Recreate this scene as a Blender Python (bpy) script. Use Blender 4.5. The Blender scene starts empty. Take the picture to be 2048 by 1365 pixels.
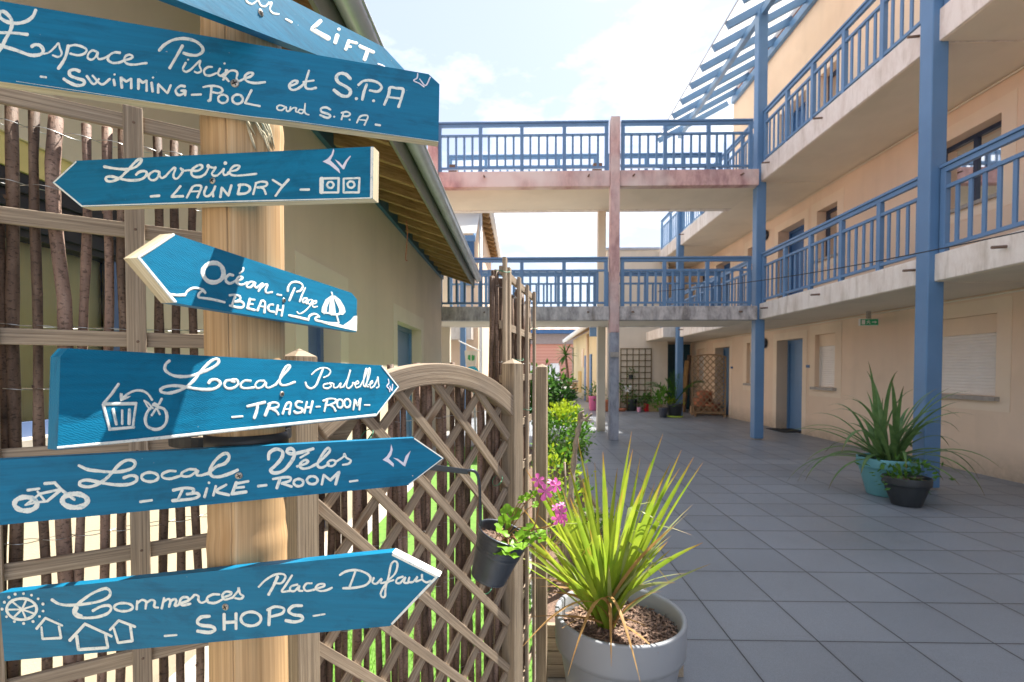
import bpy, bmesh, math, random
import numpy as np
from mathutils import Vector, Matrix
from mathutils.geometry import tessellate_polygon

# ------------------------------------------------------------------ camera, sky, sun, exposure
sc = bpy.context.scene
COL = bpy.data.collections.new('scene'); sc.collection.children.link(COL)
F_PX, CX, CY, HC = 989.93, 1019.14, 765.60, 1.42
YAW, PIT = math.radians(-1.3539), math.radians(-1.3519)
cam = bpy.data.cameras.new('camera'); camo = bpy.data.objects.new('camera', cam); COL.objects.link(camo)
cam.sensor_width = 36.0; cam.lens = F_PX / 2048 * 36
cam.shift_x = (1024 - CX) / 2048; cam.shift_y = (CY - 682.5) / 2048
cam.clip_start = 0.02; cam.clip_end = 2000
camo.location = (0, 0, HC); camo.rotation_euler = (math.pi / 2 + PIT, 0, -YAW)
cam.dof.use_dof = True; cam.dof.focus_distance = 0.72; cam.dof.aperture_fstop = 11
sc.camera = camo
SUN_DIR = Vector((0.45, 0.42, 1.0)).normalized()
SUN_EL = math.asin(SUN_DIR.z); SUN_AZ = math.atan2(SUN_DIR.x, SUN_DIR.y)   # azimuth from +Y towards +X
w = bpy.data.worlds.new('World'); sc.world = w; w.use_nodes = True
nt = w.node_tree; nt.nodes.clear()
sky = nt.nodes.new('ShaderNodeTexSky'); sky.sky_type = 'NISHITA'; sky.sun_disc = False
sky.sun_elevation = SUN_EL; sky.sun_rotation = SUN_AZ; sky.air_density = 1.0; sky.dust_density = 1.2; sky.ozone_density = 1.0
tc = nt.nodes.new('ShaderNodeTexCoord')
mp = nt.nodes.new('ShaderNodeMapping'); mp.inputs['Scale'].default_value = (1.0, 1.0, 2.2)
nz = nt.nodes.new('ShaderNodeTexNoise'); nz.inputs['Scale'].default_value = 2.6; nz.inputs['Detail'].default_value = 9; nz.inputs['Roughness'].default_value = 0.58
rp = nt.nodes.new('ShaderNodeValToRGB'); rp.color_ramp.elements[0].position = 0.47; rp.color_ramp.elements[1].position = 0.66
rp.color_ramp.elements[0].color = (0.02, 0.02, 0.02, 1); rp.color_ramp.elements[1].color = (1, 1, 1, 1)
mx = nt.nodes.new('ShaderNodeMix'); mx.data_type = 'RGBA'
mx.inputs['B'].default_value = (6.6, 6.9, 7.5, 1)
bg = nt.nodes.new('ShaderNodeBackground'); bg.inputs['Strength'].default_value = 0.09
wo = nt.nodes.new('ShaderNodeOutputWorld')
L = nt.links.new
L(tc.outputs['Generated'], mp.inputs['Vector']); L(mp.outputs['Vector'], nz.inputs['Vector']); L(nz.outputs['Fac'], rp.inputs['Fac'])
L(rp.outputs['Color'], mx.inputs['Factor']); mz = nt.nodes.new('ShaderNodeMix'); mz.data_type = 'RGBA'; mz.inputs['Factor'].default_value = 0.6; mz.inputs['B'].default_value = (3.3, 3.55, 4.25, 1)   # thin high haze
L(sky.outputs['Color'], mz.inputs['A']); L(mz.outputs['Result'], mx.inputs['A']); L(mx.outputs['Result'], bg.inputs['Color']); L(bg.outputs['Background'], wo.inputs['Surface'])
sd = bpy.data.lights.new('sun', 'SUN'); sd.energy = 4.4; sd.angle = math.radians(0.5); sd.color = (1.0, 0.95, 0.86)
so = bpy.data.objects.new('sun', sd); COL.objects.link(so); so.location = (20, 30, 50)
so.rotation_euler = (-SUN_DIR).to_track_quat('-Z', 'Y').to_euler()
sc.view_settings.view_transform = 'Standard'; sc.view_settings.look = 'None'; sc.view_settings.gamma = 1
sc.view_settings.exposure = 1.62
sc.cycles.max_bounces = 10; sc.cycles.diffuse_bounces = 5; sc.cycles.transparent_max_bounces = 12

# ------------------------------------------------------------------ pixel (2048x1365 photo) -> point helpers, used to measure positions
_F = np.array([math.sin(YAW) * math.cos(PIT), math.cos(YAW) * math.cos(PIT), math.sin(PIT)])
_R = np.array([math.cos(YAW), -math.sin(YAW), 0.0]); _U = np.cross(_R, _F); _C = np.array([0, 0, HC])
def ray(x, y): return _F + _R * (x - CX) / F_PX - _U * (y - CY) / F_PX
def onX(x, y, X): d = ray(x, y); return _C + d * X / d[0]
def onY(x, y, Y): d = ray(x, y); return _C + d * Y / d[1]
def onZ(x, y, Z=0.0): d = ray(x, y); return _C + d * (Z - HC) / d[2]
def onPl(x, y, p0, n): d = ray(x, y); return _C + d * (((p0 - _C) @ n) / (d @ n))

rnd = random.Random(7)
V = lambda *a: Vector(a)
# ------------------------------------------------------------------ materials
MATS = {}
def newmat(name):
    m = bpy.data.materials.new(name); m.use_nodes = True; n = m.node_tree.nodes; MATS[name] = m
    return m, n, m.node_tree.links.new, n['Principled BSDF'], n['Material Output']
def ramp(n, cols):
    r = n.new('ShaderNodeValToRGB'); e = r.color_ramp.elements
    while len(e) < len(cols): e.new(0.5)
    for k, (p, c) in enumerate(cols): e[k].position = p; e[k].color = (*c, 1)
    return r
def noise(n, l, vec, scale, detail=4, rough=0.55, mapscale=None, dist=0.0):
    x = n.new('ShaderNodeTexNoise'); x.inputs['Scale'].default_value = scale; x.inputs['Detail'].default_value = detail
    x.inputs['Roughness'].default_value = rough; x.inputs['Distortion'].default_value = dist
    if mapscale:
        m = n.new('ShaderNodeMapping'); m.inputs['Scale'].default_value = mapscale; l(vec, m.inputs['Vector']); vec = m.outputs['Vector']
    l(vec, x.inputs['Vector']); return x.outputs['Fac']
def bump(n, l, bs, h, strength, dist):
    b = n.new('ShaderNodeBump'); b.inputs['Strength'].default_value = strength; b.inputs['Distance'].default_value = dist
    l(h, b.inputs['Height']); l(b.outputs['Normal'], bs.inputs['Normal']); return b
def mixc(n, l, fac, a, b, mode='MIX'):
    m = n.new('ShaderNodeMix'); m.data_type = 'RGBA'; m.blend_type = mode
    for k, v in (('Factor', fac), ('A', a), ('B', b)):
        if isinstance(v, (int, float)): m.inputs[k].default_value = v
        elif isinstance(v, tuple): m.inputs[k].default_value = (*v, 1)
        else: l(v, m.inputs[k])
    return m.outputs['Result']
def mul(c, k): return tuple(min(1, x * k) for x in c)
def m_plain(name, c, rough=0.6, var=0.12, scale=6.0, bumps=0.0, bscale=200.0, metal=0.0, spec=0.5):
    m, n, l, bs, o = newmat(name); t = n.new('ShaderNodeTexCoord')
    f = noise(n, l, t.outputs['Object'], scale, 5)
    r = ramp(n, [(0.3, mul(c, 1 - var)), (0.7, mul(c, 1 + var))]); l(f, r.inputs['Fac']); l(r.outputs['Color'], bs.inputs['Base Color'])
    bs.inputs['Roughness'].default_value = rough; bs.inputs['Metallic'].default_value = metal; bs.inputs['Specular IOR Level'].default_value = spec
    if bumps: bump(n, l, bs, noise(n, l, t.outputs['Object'], bscale, 3), bumps, 0.002)
    return m
def m_plaster(name, c, c2=None, streak=0.25):
    m, n, l, bs, o = newmat(name); t = n.new('ShaderNodeTexCoord'); ob = t.outputs['Object']
    f = noise(n, l, ob, 0.9, 6); r = ramp(n, [(0.3, mul(c, 0.93)), (0.7, c2 or mul(c, 1.05))]); l(f, r.inputs['Fac'])
    s = noise(n, l, ob, 2.0, 5, 0.6, (1.6, 1.6, 0.16)); sr = ramp(n, [(0.5, (0, 0, 0)), (0.8, (1, 1, 1))]); l(s, sr.inputs['Fac'])
    sm = n.new('ShaderNodeMath'); sm.operation = 'MULTIPLY'; sm.inputs[1].default_value = streak; l(sr.outputs['Color'], sm.inputs[0])
    col = mixc(n, l, sm.outputs[0], r.outputs['Color'], mul(c, 0.72))
    ge = n.new('ShaderNodeNewGeometry'); sz = n.new('ShaderNodeSeparateXYZ'); l(ge.outputs['Position'], sz.inputs[0])   # rain splash dirt along the foot of the wall
    sp = n.new('ShaderNodeMapRange'); sp.inputs[1].default_value = 0.02; sp.inputs[2].default_value = 0.42; sp.inputs[3].default_value = 1.0; sp.inputs[4].default_value = 0.0; l(sz.outputs['Z'], sp.inputs[0])
    dn = noise(n, l, ob, 7, 7, 0.7); dm = n.new('ShaderNodeMath'); dm.operation = 'MULTIPLY'; l(sp.outputs[0], dm.inputs[0]); l(dn, dm.inputs[1]); col = mixc(n, l, dm.outputs[0], col, (0.20, 0.165, 0.125))
    pa = noise(n, l, ob, 0.55, 3, 0.5); pr = ramp(n, [(0.52, (1, 1, 1)), (0.54, (0.965, 0.965, 0.96))]); l(pa, pr.inputs['Fac']); col = mixc(n, l, 1.0, col, pr.outputs['Color'], 'MULTIPLY'); l(col, bs.inputs['Base Color'])
    bs.inputs['Roughness'].default_value = 0.9; bs.inputs['Specular IOR Level'].default_value = 0.2
    bump(n, l, bs, noise(n, l, ob, 260, 3), 0.5, 0.003)
    return m
def m_concrete(name, c, dark, tint=None):
    m, n, l, bs, o = newmat(name); t = n.new('ShaderNodeTexCoord'); ob = t.outputs['Object']
    f = noise(n, l, ob, 2.6, 9, 0.74, (1.5, 1.5, 0.75), 0.25); r = ramp(n, [(0.38, mul(dark, 0.85)), (0.58, c)]); l(f, r.inputs['Fac'])
    s = noise(n, l, ob, 5.0, 5, 0.6, (1.4, 1.4, 0.22)); sr = ramp(n, [(0.52, (1, 1, 1)), (0.74, (0.62, 0.58, 0.52))]); l(s, sr.inputs['Fac'])
    col = mixc(n, l, 0.8, r.outputs['Color'], sr.outputs['Color'], 'MULTIPLY')
    if tint:
        tn = noise(n, l, ob, 0.7, 3); tr = ramp(n, [(0.46, (0, 0, 0)), (0.62, (1, 1, 1))]); l(tn, tr.inputs['Fac']); col = mixc(n, l, tr.outputs['Color'], col, tint)
    l(col, bs.inputs['Base Color']); bs.inputs['Roughness'].default_value = 0.85; bs.inputs['Specular IOR Level'].default_value = 0.25
    bump(n, l, bs, noise(n, l, ob, 60, 6), 0.35, 0.004)
    return m
def m_wood(name, a, b, c=None, across=230.0, along=2.6, rough=0.75, bmp=0.5, stain=None):
    """grain runs along U (metres)"""
    m, n, l, bs, o = newmat(name); t = n.new('ShaderNodeTexCoord'); uv = t.outputs['UV']
    g = noise(n, l, uv, 1.0, 6, 0.6, (along, across, 1), 0.6)
    g2 = noise(n, l, uv, 1.0, 4, 0.6, (along * 5, across * 2.4, 1), 0.2)
    r = ramp(n, [(0.28, a), (0.55, b), (0.78, c or mul(b, 1.25))]); l(g, r.inputs['Fac'])
    d = ramp(n, [(0.35, (0.68, 0.66, 0.64)), (0.6, (1, 1, 1))]); l(g2, d.inputs['Fac'])
    col = mixc(n, l, 0.75, r.outputs['Color'], d.outputs['Color'], 'MULTIPLY')
    bl = noise(n, l, uv, 1.0, 3, 0.5, (5, 12, 1)); br = ramp(n, [(0.35, (0.8, 0.8, 0.82)), (0.65, (1.08, 1.06, 1.02))]); l(bl, br.inputs['Fac'])
    col = mixc(n, l, 0.7, col, br.outputs['Color'], 'MULTIPLY')
    vo = n.new('ShaderNodeTexVoronoi'); vm = n.new('ShaderNodeMapping'); vm.inputs['Scale'].default_value = (3.6, 17, 1); l(uv, vm.inputs['Vector']); l(vm.outputs['Vector'], vo.inputs['Vector']); vo.inputs['Scale'].default_value = 1.0
    vr = ramp(n, [(0.07, (1, 1, 1)), (0.17, (0, 0, 0))]); l(vo.outputs['Distance'], vr.inputs['Fac'])
    km = n.new('ShaderNodeMath'); km.operation = 'MULTIPLY'; km.inputs[1].default_value = 0.6; l(vr.outputs['Color'], km.inputs[0])
    col = mixc(n, l, km.outputs[0], col, stain or mul(a, 0.5)); l(col, bs.inputs['Base Color'])
    bs.inputs['Roughness'].default_value = rough; bs.inputs['Specular IOR Level'].default_value = 0.25
    bump(n, l, bs, g2, bmp, 0.0012)
    return m
def m_paint(name, c, rough=0.5, saw=0.0, wear=(0.62, 0.6, 0.52)):
    """brushed paint on a sawn board, UV in metres"""
    m, n, l, bs, o = newmat(name); t = n.new('ShaderNodeTexCoord'); uv = t.outputs['UV']
    f = noise(n, l, uv, 1.0, 6, 0.6, (9, 190, 1)); r = ramp(n, [(0.3, mul(c, 0.84)), (0.7, mul(c, 1.12))]); l(f, r.inputs['Fac'])
    s = noise(n, l, uv, 210, 2, 0.5); sr = ramp(n, [(0.76, (0, 0, 0)), (0.80, (1, 1, 1))]); l(s, sr.inputs['Fac'])
    col = mixc(n, l, sr.outputs['Color'], r.outputs['Color'], wear)
    g1 = noise(n, l, uv, 1.0, 6, 0.7, (14, 34, 1), 0.4); gr = ramp(n, [(0.36, (0.66, 0.68, 0.70)), (0.50, (1, 1, 1)), (0.66, (1, 1, 1)), (0.80, (1.30, 1.16, 1.10))]); l(g1, gr.inputs['Fac']); col = mixc(n, l, 0.8, col, gr.outputs['Color'], 'MULTIPLY')
    cr = noise(n, l, uv, 1.0, 5, 0.55, (3.2, 95, 1), 0.8); cq = ramp(n, [(0.235, (0.8, 0.8, 0.8)), (0.26, (0, 0, 0))]); l(cr, cq.inputs['Fac']); col = mixc(n, l, cq.outputs['Color'], col, (0.012, 0.05, 0.075)); l(col, bs.inputs['Base Color'])
    bs.inputs['Roughness'].default_value = rough
    h = noise(n, l, uv, 1.0, 5, 0.65, (60, 420, 1), 0.4)
    if saw:
        mpn = n.new('ShaderNodeMapping'); mpn.inputs['Rotation'].default_value = (0, 0, math.radians(-62)); mpn.inputs['Scale'].default_value = (1, 1, 1); l(uv, mpn.inputs['Vector'])
        wv = n.new('ShaderNodeTexWave'); wv.inputs['Scale'].default_value = 170; wv.inputs['Distortion'].default_value = 7.5; wv.inputs['Detail'].default_value = 3; wv.inputs['Detail Scale'].default_value = 1.4
        l(mpn.outputs['Vector'], wv.inputs['Vector']); h2 = n.new('ShaderNodeMath'); h2.operation = 'ADD'; l(h, h2.inputs[0]); l(wv.outputs['Fac'], h2.inputs[1]); h = h2.outputs[0]
    bs.inputs['Specular IOR Level'].default_value = 0.28
    bump(n, l, bs, h, 0.3 if not saw else 0.2, 0.0006)
    return m
def m_leaf(name, a, b, tip=None, trans=0.35, rough=0.42):
    m, n, l, bs, o = newmat(name); t = n.new('ShaderNodeTexCoord')
    f = noise(n, l, t.outputs['Object'], 9, 3); r = ramp(n, [(0.3, a), (0.7, b)]); l(f, r.inputs['Fac']); col = r.outputs['Color']
    if tip:   # U runs 0..1 from base to tip of each blade
        sp = n.new('ShaderNodeSeparateXYZ'); l(t.outputs['UV'], sp.inputs[0]); rr = ramp(n, [(0.86, (0, 0, 0)), (0.98, (1, 1, 1))]); l(sp.outputs['X'], rr.inputs['Fac'])
        col = mixc(n, l, rr.outputs['Color'], col, tip)
    l(col, bs.inputs['Base Color']); bs.inputs['Roughness'].default_value = rough; bs.inputs['Specular IOR Level'].default_value = 0.3
    tr = n.new('ShaderNodeBsdfTranslucent'); l(col, tr.inputs['Color']); ms = n.new('ShaderNodeMixShader'); ms.inputs['Fac'].default_value = trans
    l(bs.outputs[0], ms.inputs[1]); l(tr.outputs[0], ms.inputs[2]); l(ms.outputs[0], o.inputs['Surface'])
    return m
def m_glass(name, tint=(0.9, 0.95, 0.95), mixf=0.25):
    m, n, l, bs, o = newmat(name)
    g = n.new('ShaderNodeBsdfGlossy'); g.inputs['Roughness'].default_value = 0.03; t = n.new('ShaderNodeBsdfTransparent'); t.inputs['Color'].default_value = (*tint, 1)
    lw = n.new('ShaderNodeFresnel'); lw.inputs['IOR'].default_value = 1.45; ms = n.new('ShaderNodeMixShader'); l(lw.outputs[0], ms.inputs[0]); l(t.outputs[0], ms.inputs[1]); l(g.outputs[0], ms.inputs[2]); l(ms.outputs[0], o.inputs['Surface'])
    return m
def m_canopy(name):
    m, n, l, bs, o = newmat(name)
    d = n.new('ShaderNodeBsdfDiffuse'); d.inputs['Color'].default_value = (0.85, 0.86, 0.86, 1); t = n.new('ShaderNodeBsdfTranslucent'); t.inputs['Color'].default_value = (0.95, 0.95, 0.93, 1)
    ms = n.new('ShaderNodeMixShader'); ms.inputs[0].default_value = 0.72; l(d.outputs[0], ms.inputs[1]); l(t.outputs[0], ms.inputs[2]); l(ms.outputs[0], o.inputs['Surface'])
    return m
def m_tiles(name, T, ox, oy):
    m, n, l, bs, o = newmat(name); g = n.new('ShaderNodeNewGeometry'); P = g.outputs['Position']
    sp = n.new('ShaderNodeSeparateXYZ'); l(P, sp.inputs[0])
    def M(op, a, b=None):
        q = n.new('ShaderNodeMath'); q.operation = op
        for k, v in enumerate((a, b)):
            if v is None: continue
            if isinstance(v, (int, float)): q.inputs[k].default_value = v
            else: l(v, q.inputs[k])
        return q.outputs[0]
    ax = []; ids = []
    for ch, off in (('X', ox), ('Y', oy)):
        q = M('DIVIDE', M('SUBTRACT', sp.outputs[ch], off), T); fr = M('FRACT', q); ids.append(M('FLOOR', q))
        ax.append(M('MINIMUM', fr, M('SUBTRACT', 1.0, fr)))
    dist = M('MULTIPLY', M('MINIMUM', ax[0], ax[1]), T)
    joint = n.new('ShaderNodeMapRange'); joint.inputs[1].default_value = 0.0022; joint.inputs[2].default_value = 0.0042; l(dist, joint.inputs[0])
    cb = n.new('ShaderNodeCombineXYZ'); l(ids[0], cb.inputs[0]); l(ids[1], cb.inputs[1])
    wn = n.new('ShaderNodeTexWhiteNoise'); l(cb.outputs[0], wn.inputs['Vector'])
    tr = ramp(n, [(0.0, (0.205, 0.224, 0.25)), (1.0, (0.238, 0.258, 0.286))]); l(wn.outputs['Value'], tr.inputs['Fac'])
    sp2 = noise(n, l, P, 420, 2, 0.6); sr = ramp(n, [(0.35, (0.78, 0.78, 0.78)), (0.68, (1.2, 1.2, 1.2))]); l(sp2, sr.inputs['Fac'])
    bl = noise(n, l, P, 0.8, 7, 0.6); br = ramp(n, [(0.3, (0.86, 0.86, 0.85)), (0.7, (1.08, 1.08, 1.08))]); l(bl, br.inputs['Fac'])
    col = mixc(n, l, 1.0, tr.outputs['Color'], sr.outputs['Color'], 'MULTIPLY'); col = mixc(n, l, 1.0, col, br.outputs['Color'], 'MULTIPLY')
    st = noise(n, l, P, 2.3, 8, 0.72, None, 0.6); stq = ramp(n, [(0.56, (1, 1, 1)), (0.72, (0.88, 0.87, 0.85))]); l(st, stq.inputs['Fac']); col = mixc(n, l, 0.8, col, stq.outputs['Color'], 'MULTIPLY')
    jd = n.new('ShaderNodeMapRange'); jd.inputs[1].default_value = 0.0; jd.inputs[2].default_value = 0.03; jd.inputs[3].default_value = 0.35; jd.inputs[4].default_value = 0.0; l(dist, jd.inputs[0])
    jm = M('MULTIPLY', jd.outputs[0], noise(n, l, P, 9, 5, 0.7)); col = mixc(n, l, jm, col, (0.09, 0.085, 0.075))
    col = mixc(n, l, joint.outputs[0], (0.012, 0.012, 0.014), col); l(col, bs.inputs['Base Color'])
    rr = ramp(n, [(0.3, (0.36, 0.36, 0.36)), (0.7, (0.55, 0.55, 0.55))]); l(bl, rr.inputs['Fac']); l(rr.outputs['Color'], bs.inputs['Roughness'])
    ad = M('ADD', M('MULTIPLY', joint.outputs[0], 4.0), M('MULTIPLY', sp2, 0.35)); bump(n, l, bs, ad, 0.5, 0.0015)
    return m
def m_stripes(name, a, b, axis, period, duty=0.5, rough=0.7):
    m, n, l, bs, o = newmat(name); g = n.new('ShaderNodeNewGeometry'); sp = n.new('ShaderNodeSeparateXYZ'); l(g.outputs['Position'], sp.inputs[0])
    q = n.new('ShaderNodeMath'); q.operation = 'DIVIDE'; q.inputs[1].default_value = period; l(sp.outputs[axis], q.inputs[0]); f = n.new('ShaderNodeMath'); f.operation = 'FRACT'; l(q.outputs[0], f.inputs[0])
    r = ramp(n, [(duty - 0.06, a), (duty + 0.06, b)]); l(f.outputs[0], r.inputs['Fac']); l(r.outputs['Color'], bs.inputs['Base Color']); bs.inputs['Roughness'].default_value = rough
    return m

BLUE = m_plain('blue_metal_paint', (0.105, 0.215, 0.38), 0.42, 0.06, 3)
DBLUE = m_plain('deep_blue_paint', (0.03, 0.11, 0.27), 0.4, 0.08, 3)
TEAL = m_plain('dark_teal_paint', (0.015, 0.075, 0.11), 0.45, 0.1, 3)
WALL_R = m_plaster('peach_render', (0.79, 0.605, 0.45))
WALL_RB = m_plaster('cream_render_band', (0.82, 0.66, 0.50), None, 0.12)
WALL_L = m_plaster('beige_render', (0.69, 0.575, 0.445))
WALL_LB = m_plaster('pale_render_band', (0.74, 0.65, 0.51), None, 0.1)
WALL_W = m_plaster('wing_render', (0.72, 0.63, 0.51))
WALL_Y = m_plaster('yellow_render', (0.72, 0.59, 0.36))
CONC = m_concrete('weathered_concrete', (0.58, 0.54, 0.52), (0.28, 0.26, 0.26))
CONC_FLARE = m_concrete('flare_tinted_concrete', (0.62, 0.42, 0.39), (0.46, 0.28, 0.28), (0.70, 0.62, 0.58))  # pink of lens-flare haze painted into the stained concrete colour
FASC = m_concrete('pale_concrete', (0.80, 0.74, 0.67), (0.80, 0.71, 0.62))
SOFF = m_plaster('cream_soffit', (0.76, 0.68, 0.55), None, 0.15)
TILES = m_tiles('anthracite_floor_tiles', 0.4515, 1.1037, 2.5972)
GROUNDM = m_plain('pale_ground', (0.30, 0.29, 0.27), 0.9, 0.2, 0.6, 0.4, 60)
TRELLIS = m_wood('weathered_pine', (0.19, 0.145, 0.105), (0.41, 0.325, 0.24), (0.57, 0.48, 0.385), stain=(0.16, 0.07, 0.02))
POSTW = m_wood('grey_pine_post', (0.20, 0.155, 0.11), (0.42, 0.335, 0.24), (0.58, 0.49, 0.38), across=260)
BAMBOO = m_wood('bleached_pole_wood', (0.47, 0.285, 0.135), (0.62, 0.41, 0.22), (0.71, 0.52, 0.33), across=150, along=1.0, rough=0.5, bmp=0.25, stain=(0.40, 0.22, 0.09))
RAFT = m_wood('golden_rafter_wood', (0.26, 0.15, 0.065), (0.45, 0.29, 0.13), (0.55, 0.38, 0.19), across=40)
def m_bark(name, a, b, c, k=1.0):
    m, n, l, bs, o = newmat(name); t = n.new('ShaderNodeTexCoord'); uv = t.outputs['UV']; ob = t.outputs['Object']
    r = ramp(n, [(0.30, a), (0.52, b), (0.74, c)]); l(noise(n, l, ob, 26, 6, 0.68, (1, 1, .35), .5), r.inputs['Fac'])
    s = noise(n, l, uv, 1.0, 3, 0.6, (230, 130, 1)); sr = ramp(n, [(0.36, (0.35, 0.33, 0.32)), (0.46, (1, 1, 1)), (0.66, (1, 1, 1)), (0.74, (1.7, 1.6, 1.5))]); l(s, sr.inputs['Fac'])
    col = mixc(n, l, 0.9, r.outputs['Color'], sr.outputs['Color'], 'MULTIPLY'); l(col, bs.inputs['Base Color']); bs.inputs['Roughness'].default_value = 0.62; bs.inputs['Specular IOR Level'].default_value = 0.35
    bump(n, l, bs, noise(n, l, uv, 1.0, 6, 0.7, (70, 170, 1)), 0.9, 0.0018); return m
BARK = m_bark('hazel_bark', (0.05, 0.032, 0.022), (0.155, 0.098, 0.068), (0.30, 0.205, 0.15))
BARKP = m_bark('pale_hazel_bark', (0.13, 0.082, 0.062), (0.27, 0.175, 0.135), (0.41, 0.29, 0.235))
CUTW = m_plain('fresh_cut_wood', (0.62, 0.38, 0.18), 0.8, 0.2, 60)
RAWE = m_wood('raw_board_edge', (0.50, 0.41, 0.26), (0.70, 0.62, 0.44), (0.80, 0.74, 0.58), across=200, stain=(0.3, 0.2, 0.1))
WHITEP, n_, l_, b_, o_ = newmat('white_sign_paint')   # thin brushed white, the blue showing through here and there
t_ = n_.new('ShaderNodeTexCoord'); r_ = ramp(n_, [(0.30, (0.34, 0.50, 0.56)), (0.47, (0.80, 0.82, 0.76)), (0.7, (0.85, 0.86, 0.81))]); l_(noise(n_, l_, t_.outputs['Object'], 170, 6, 0.75), r_.inputs['Fac']); l_(r_.outputs['Color'], b_.inputs['Base Color']); b_.inputs['Roughness'].default_value = 0.65; b_.inputs['Specular IOR Level'].default_value = 0.25
LILAC = m_plain('lilac_white_paint', (0.74, 0.72, 0.82), 0.6, 0.06, 90)
SGN1 = m_paint('teal_sign_paint', (0.001, 0.162, 0.305))
SGN2 = m_paint('teal_sign_paint_rough', (0.001, 0.168, 0.315), 0.5, 0.55)
SCREW = m_plain('steel_screw', (0.42, 0.38, 0.33), 0.35, 0.2, 400, 0, 0, 0.8)
SLOT = m_plain('dark_recess', (0.02, 0.02, 0.02), 0.8)
ZINC = m_plain('zinc_gutter', (0.46, 0.48, 0.51), 0.42, 0.12, 4, 0, 0, 0.35)
ANTH = m_plain('anthracite_bucket', (0.055, 0.065, 0.085), 0.36, 0.15, 30, 0.1, 500, 0.45)
BLACK = m_plain('black_metal', (0.018, 0.02, 0.024), 0.45)
WIRE = m_plain('galvanised_wire', (0.45, 0.45, 0.45), 0.35, 0.1, 50, 0, 0, 0.9)
SOIL = m_plain('bark_mulch_soil', (0.15, 0.095, 0.07), 0.95, 0.6, 90, 1.0, 160)
POTG = m_plain('light_grey_planter', (0.30, 0.315, 0.34), 0.45, 0.04, 5)
POTT = m_plain('turquoise_planter', (0.15, 0.40, 0.46), 0.5, 0.05, 5)
POTB = m_plain('black_planter', (0.03, 0.035, 0.04), 0.5, 0.1, 8)
POTBB = m_plain('blue_grey_planter', (0.05, 0.06, 0.085), 0.5, 0.1, 8)
PINK = m_plain('pink_planter', (0.68, 0.16, 0.36), 0.5, 0.05)
PPINK = m_plain('pale_pink_pot', (0.72, 0.36, 0.52), 0.5, 0.05)
RED = m_plain('red_pot', (0.50, 0.015, 0.025), 0.35, 0.05)
LIME = m_plain('lime_saucer', (0.50, 0.66, 0.08), 0.45, 0.05)
TERRA = m_plain('terracotta', (0.46, 0.17, 0.09), 0.8, 0.15)
WICK = m_wood('wooden_planter_box', (0.26, 0.19, 0.09), (0.42, 0.33, 0.18), across=40)
SHUT = m_plain('white_shutter', (0.78, 0.73, 0.68), 0.5, 0.03)
SILL = m_plain('grey_stone_sill', (0.36, 0.32, 0.28), 0.8, 0.15, 20, 0.3, 100)
GLASS = m_glass('window_glass')
CURT = m_plain('yellow_curtain', (0.95, 0.91, 0.55), 0.9, 0.1, 3)
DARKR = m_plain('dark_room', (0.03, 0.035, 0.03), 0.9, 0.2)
CANOPY = m_canopy('translucent_canopy_sheet')
SIGNG = m_plain('exit_green', (0.02, 0.38, 0.17), 0.4, 0.04)
WHITE = m_plain('white_plastic', (0.8, 0.8, 0.78), 0.45, 0.03)
MAT_D = m_plain('black_rubber_mat', (0.012, 0.012, 0.012), 0.9, 0.2, 80)
ROOFT = m_stripes('pale_tile_roof', (0.50, 0.30, 0.22), (0.60, 0.42, 0.33), 'X', 0.9)
BRICK = m_stripes('pink_brick', (0.60, 0.27, 0.20), (0.66, 0.33, 0.25), 'Z', 0.3)
GREYB = m_plain('grey_cladding', (0.33, 0.27, 0.26), 0.8, 0.08)
LATT = m_wood('tan_lattice_wood', (0.28, 0.175, 0.10), (0.44, 0.30, 0.18), across=60)
TRELD = m_wood('olive_trellis_wood', (0.10, 0.075, 0.03), (0.20, 0.15, 0.07), across=60)
DRIFT = m_wood('driftwood', (0.20, 0.15, 0.11), (0.40, 0.32, 0.26), (0.55, 0.48, 0.42), across=40, along=6)
L_PHOR = m_leaf('phormium_leaf', (0.22, 0.36, 0.03), (0.42, 0.50, 0.05), (0.38, 0.19, 0.05), 0.5)
L_PHORD = m_leaf('dry_leaf', (0.34, 0.18, 0.055), (0.48, 0.29, 0.11), None, 0.3, 0.6)
L_PHORP = m_leaf('pale_leaf', (0.30, 0.36, 0.13), (0.45, 0.48, 0.22), (0.45, 0.3, 0.14), 0.4)
L_FLAX = m_leaf('flax_leaf', (0.08, 0.165, 0.055), (0.18, 0.29, 0.10), (0.22, 0.15, 0.06), 0.3)
L_GER = m_leaf('geranium_leaf', (0.13, 0.30, 0.02), (0.24, 0.45, 0.035), None, 0.4)
L_BUSHD = m_leaf('dark_shrub_leaf', (0.045, 0.13, 0.03), (0.10, 0.22, 0.04), None, 0.3, 0.6)
L_BUSH = m_leaf('glossy_shrub_leaf', (0.06, 0.17, 0.02), (0.14, 0.30, 0.03), None, 0.4, 0.6)
L_BUSHY = m_leaf('yellow_shrub_leaf', (0.26, 0.38, 0.02), (0.42, 0.50, 0.03), None, 0.45, 0.6)
L_PALM = m_leaf('palm_leaf', (0.035, 0.12, 0.02), (0.09, 0.22, 0.03), None, 0.3)
L_GRASS = m_leaf('turf_blade', (0.10, 0.30, 0.02), (0.20, 0.46, 0.03), None, 0.4)
PETAL = m_leaf('pink_petal', (0.62, 0.07, 0.36), (0.80, 0.20, 0.52), None, 0.35)
WPETAL = m_leaf('cream_petal', (0.72, 0.68, 0.36), (0.82, 0.80, 0.62), None, 0.3)
STEM = m_leaf('red_green_stem', (0.22, 0.20, 0.05), (0.32, 0.12, 0.06), None, 0.1)
TURQ = m_plain('turquoise_canvas', (0.06, 0.55, 0.62), 0.8, 0.05)
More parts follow.
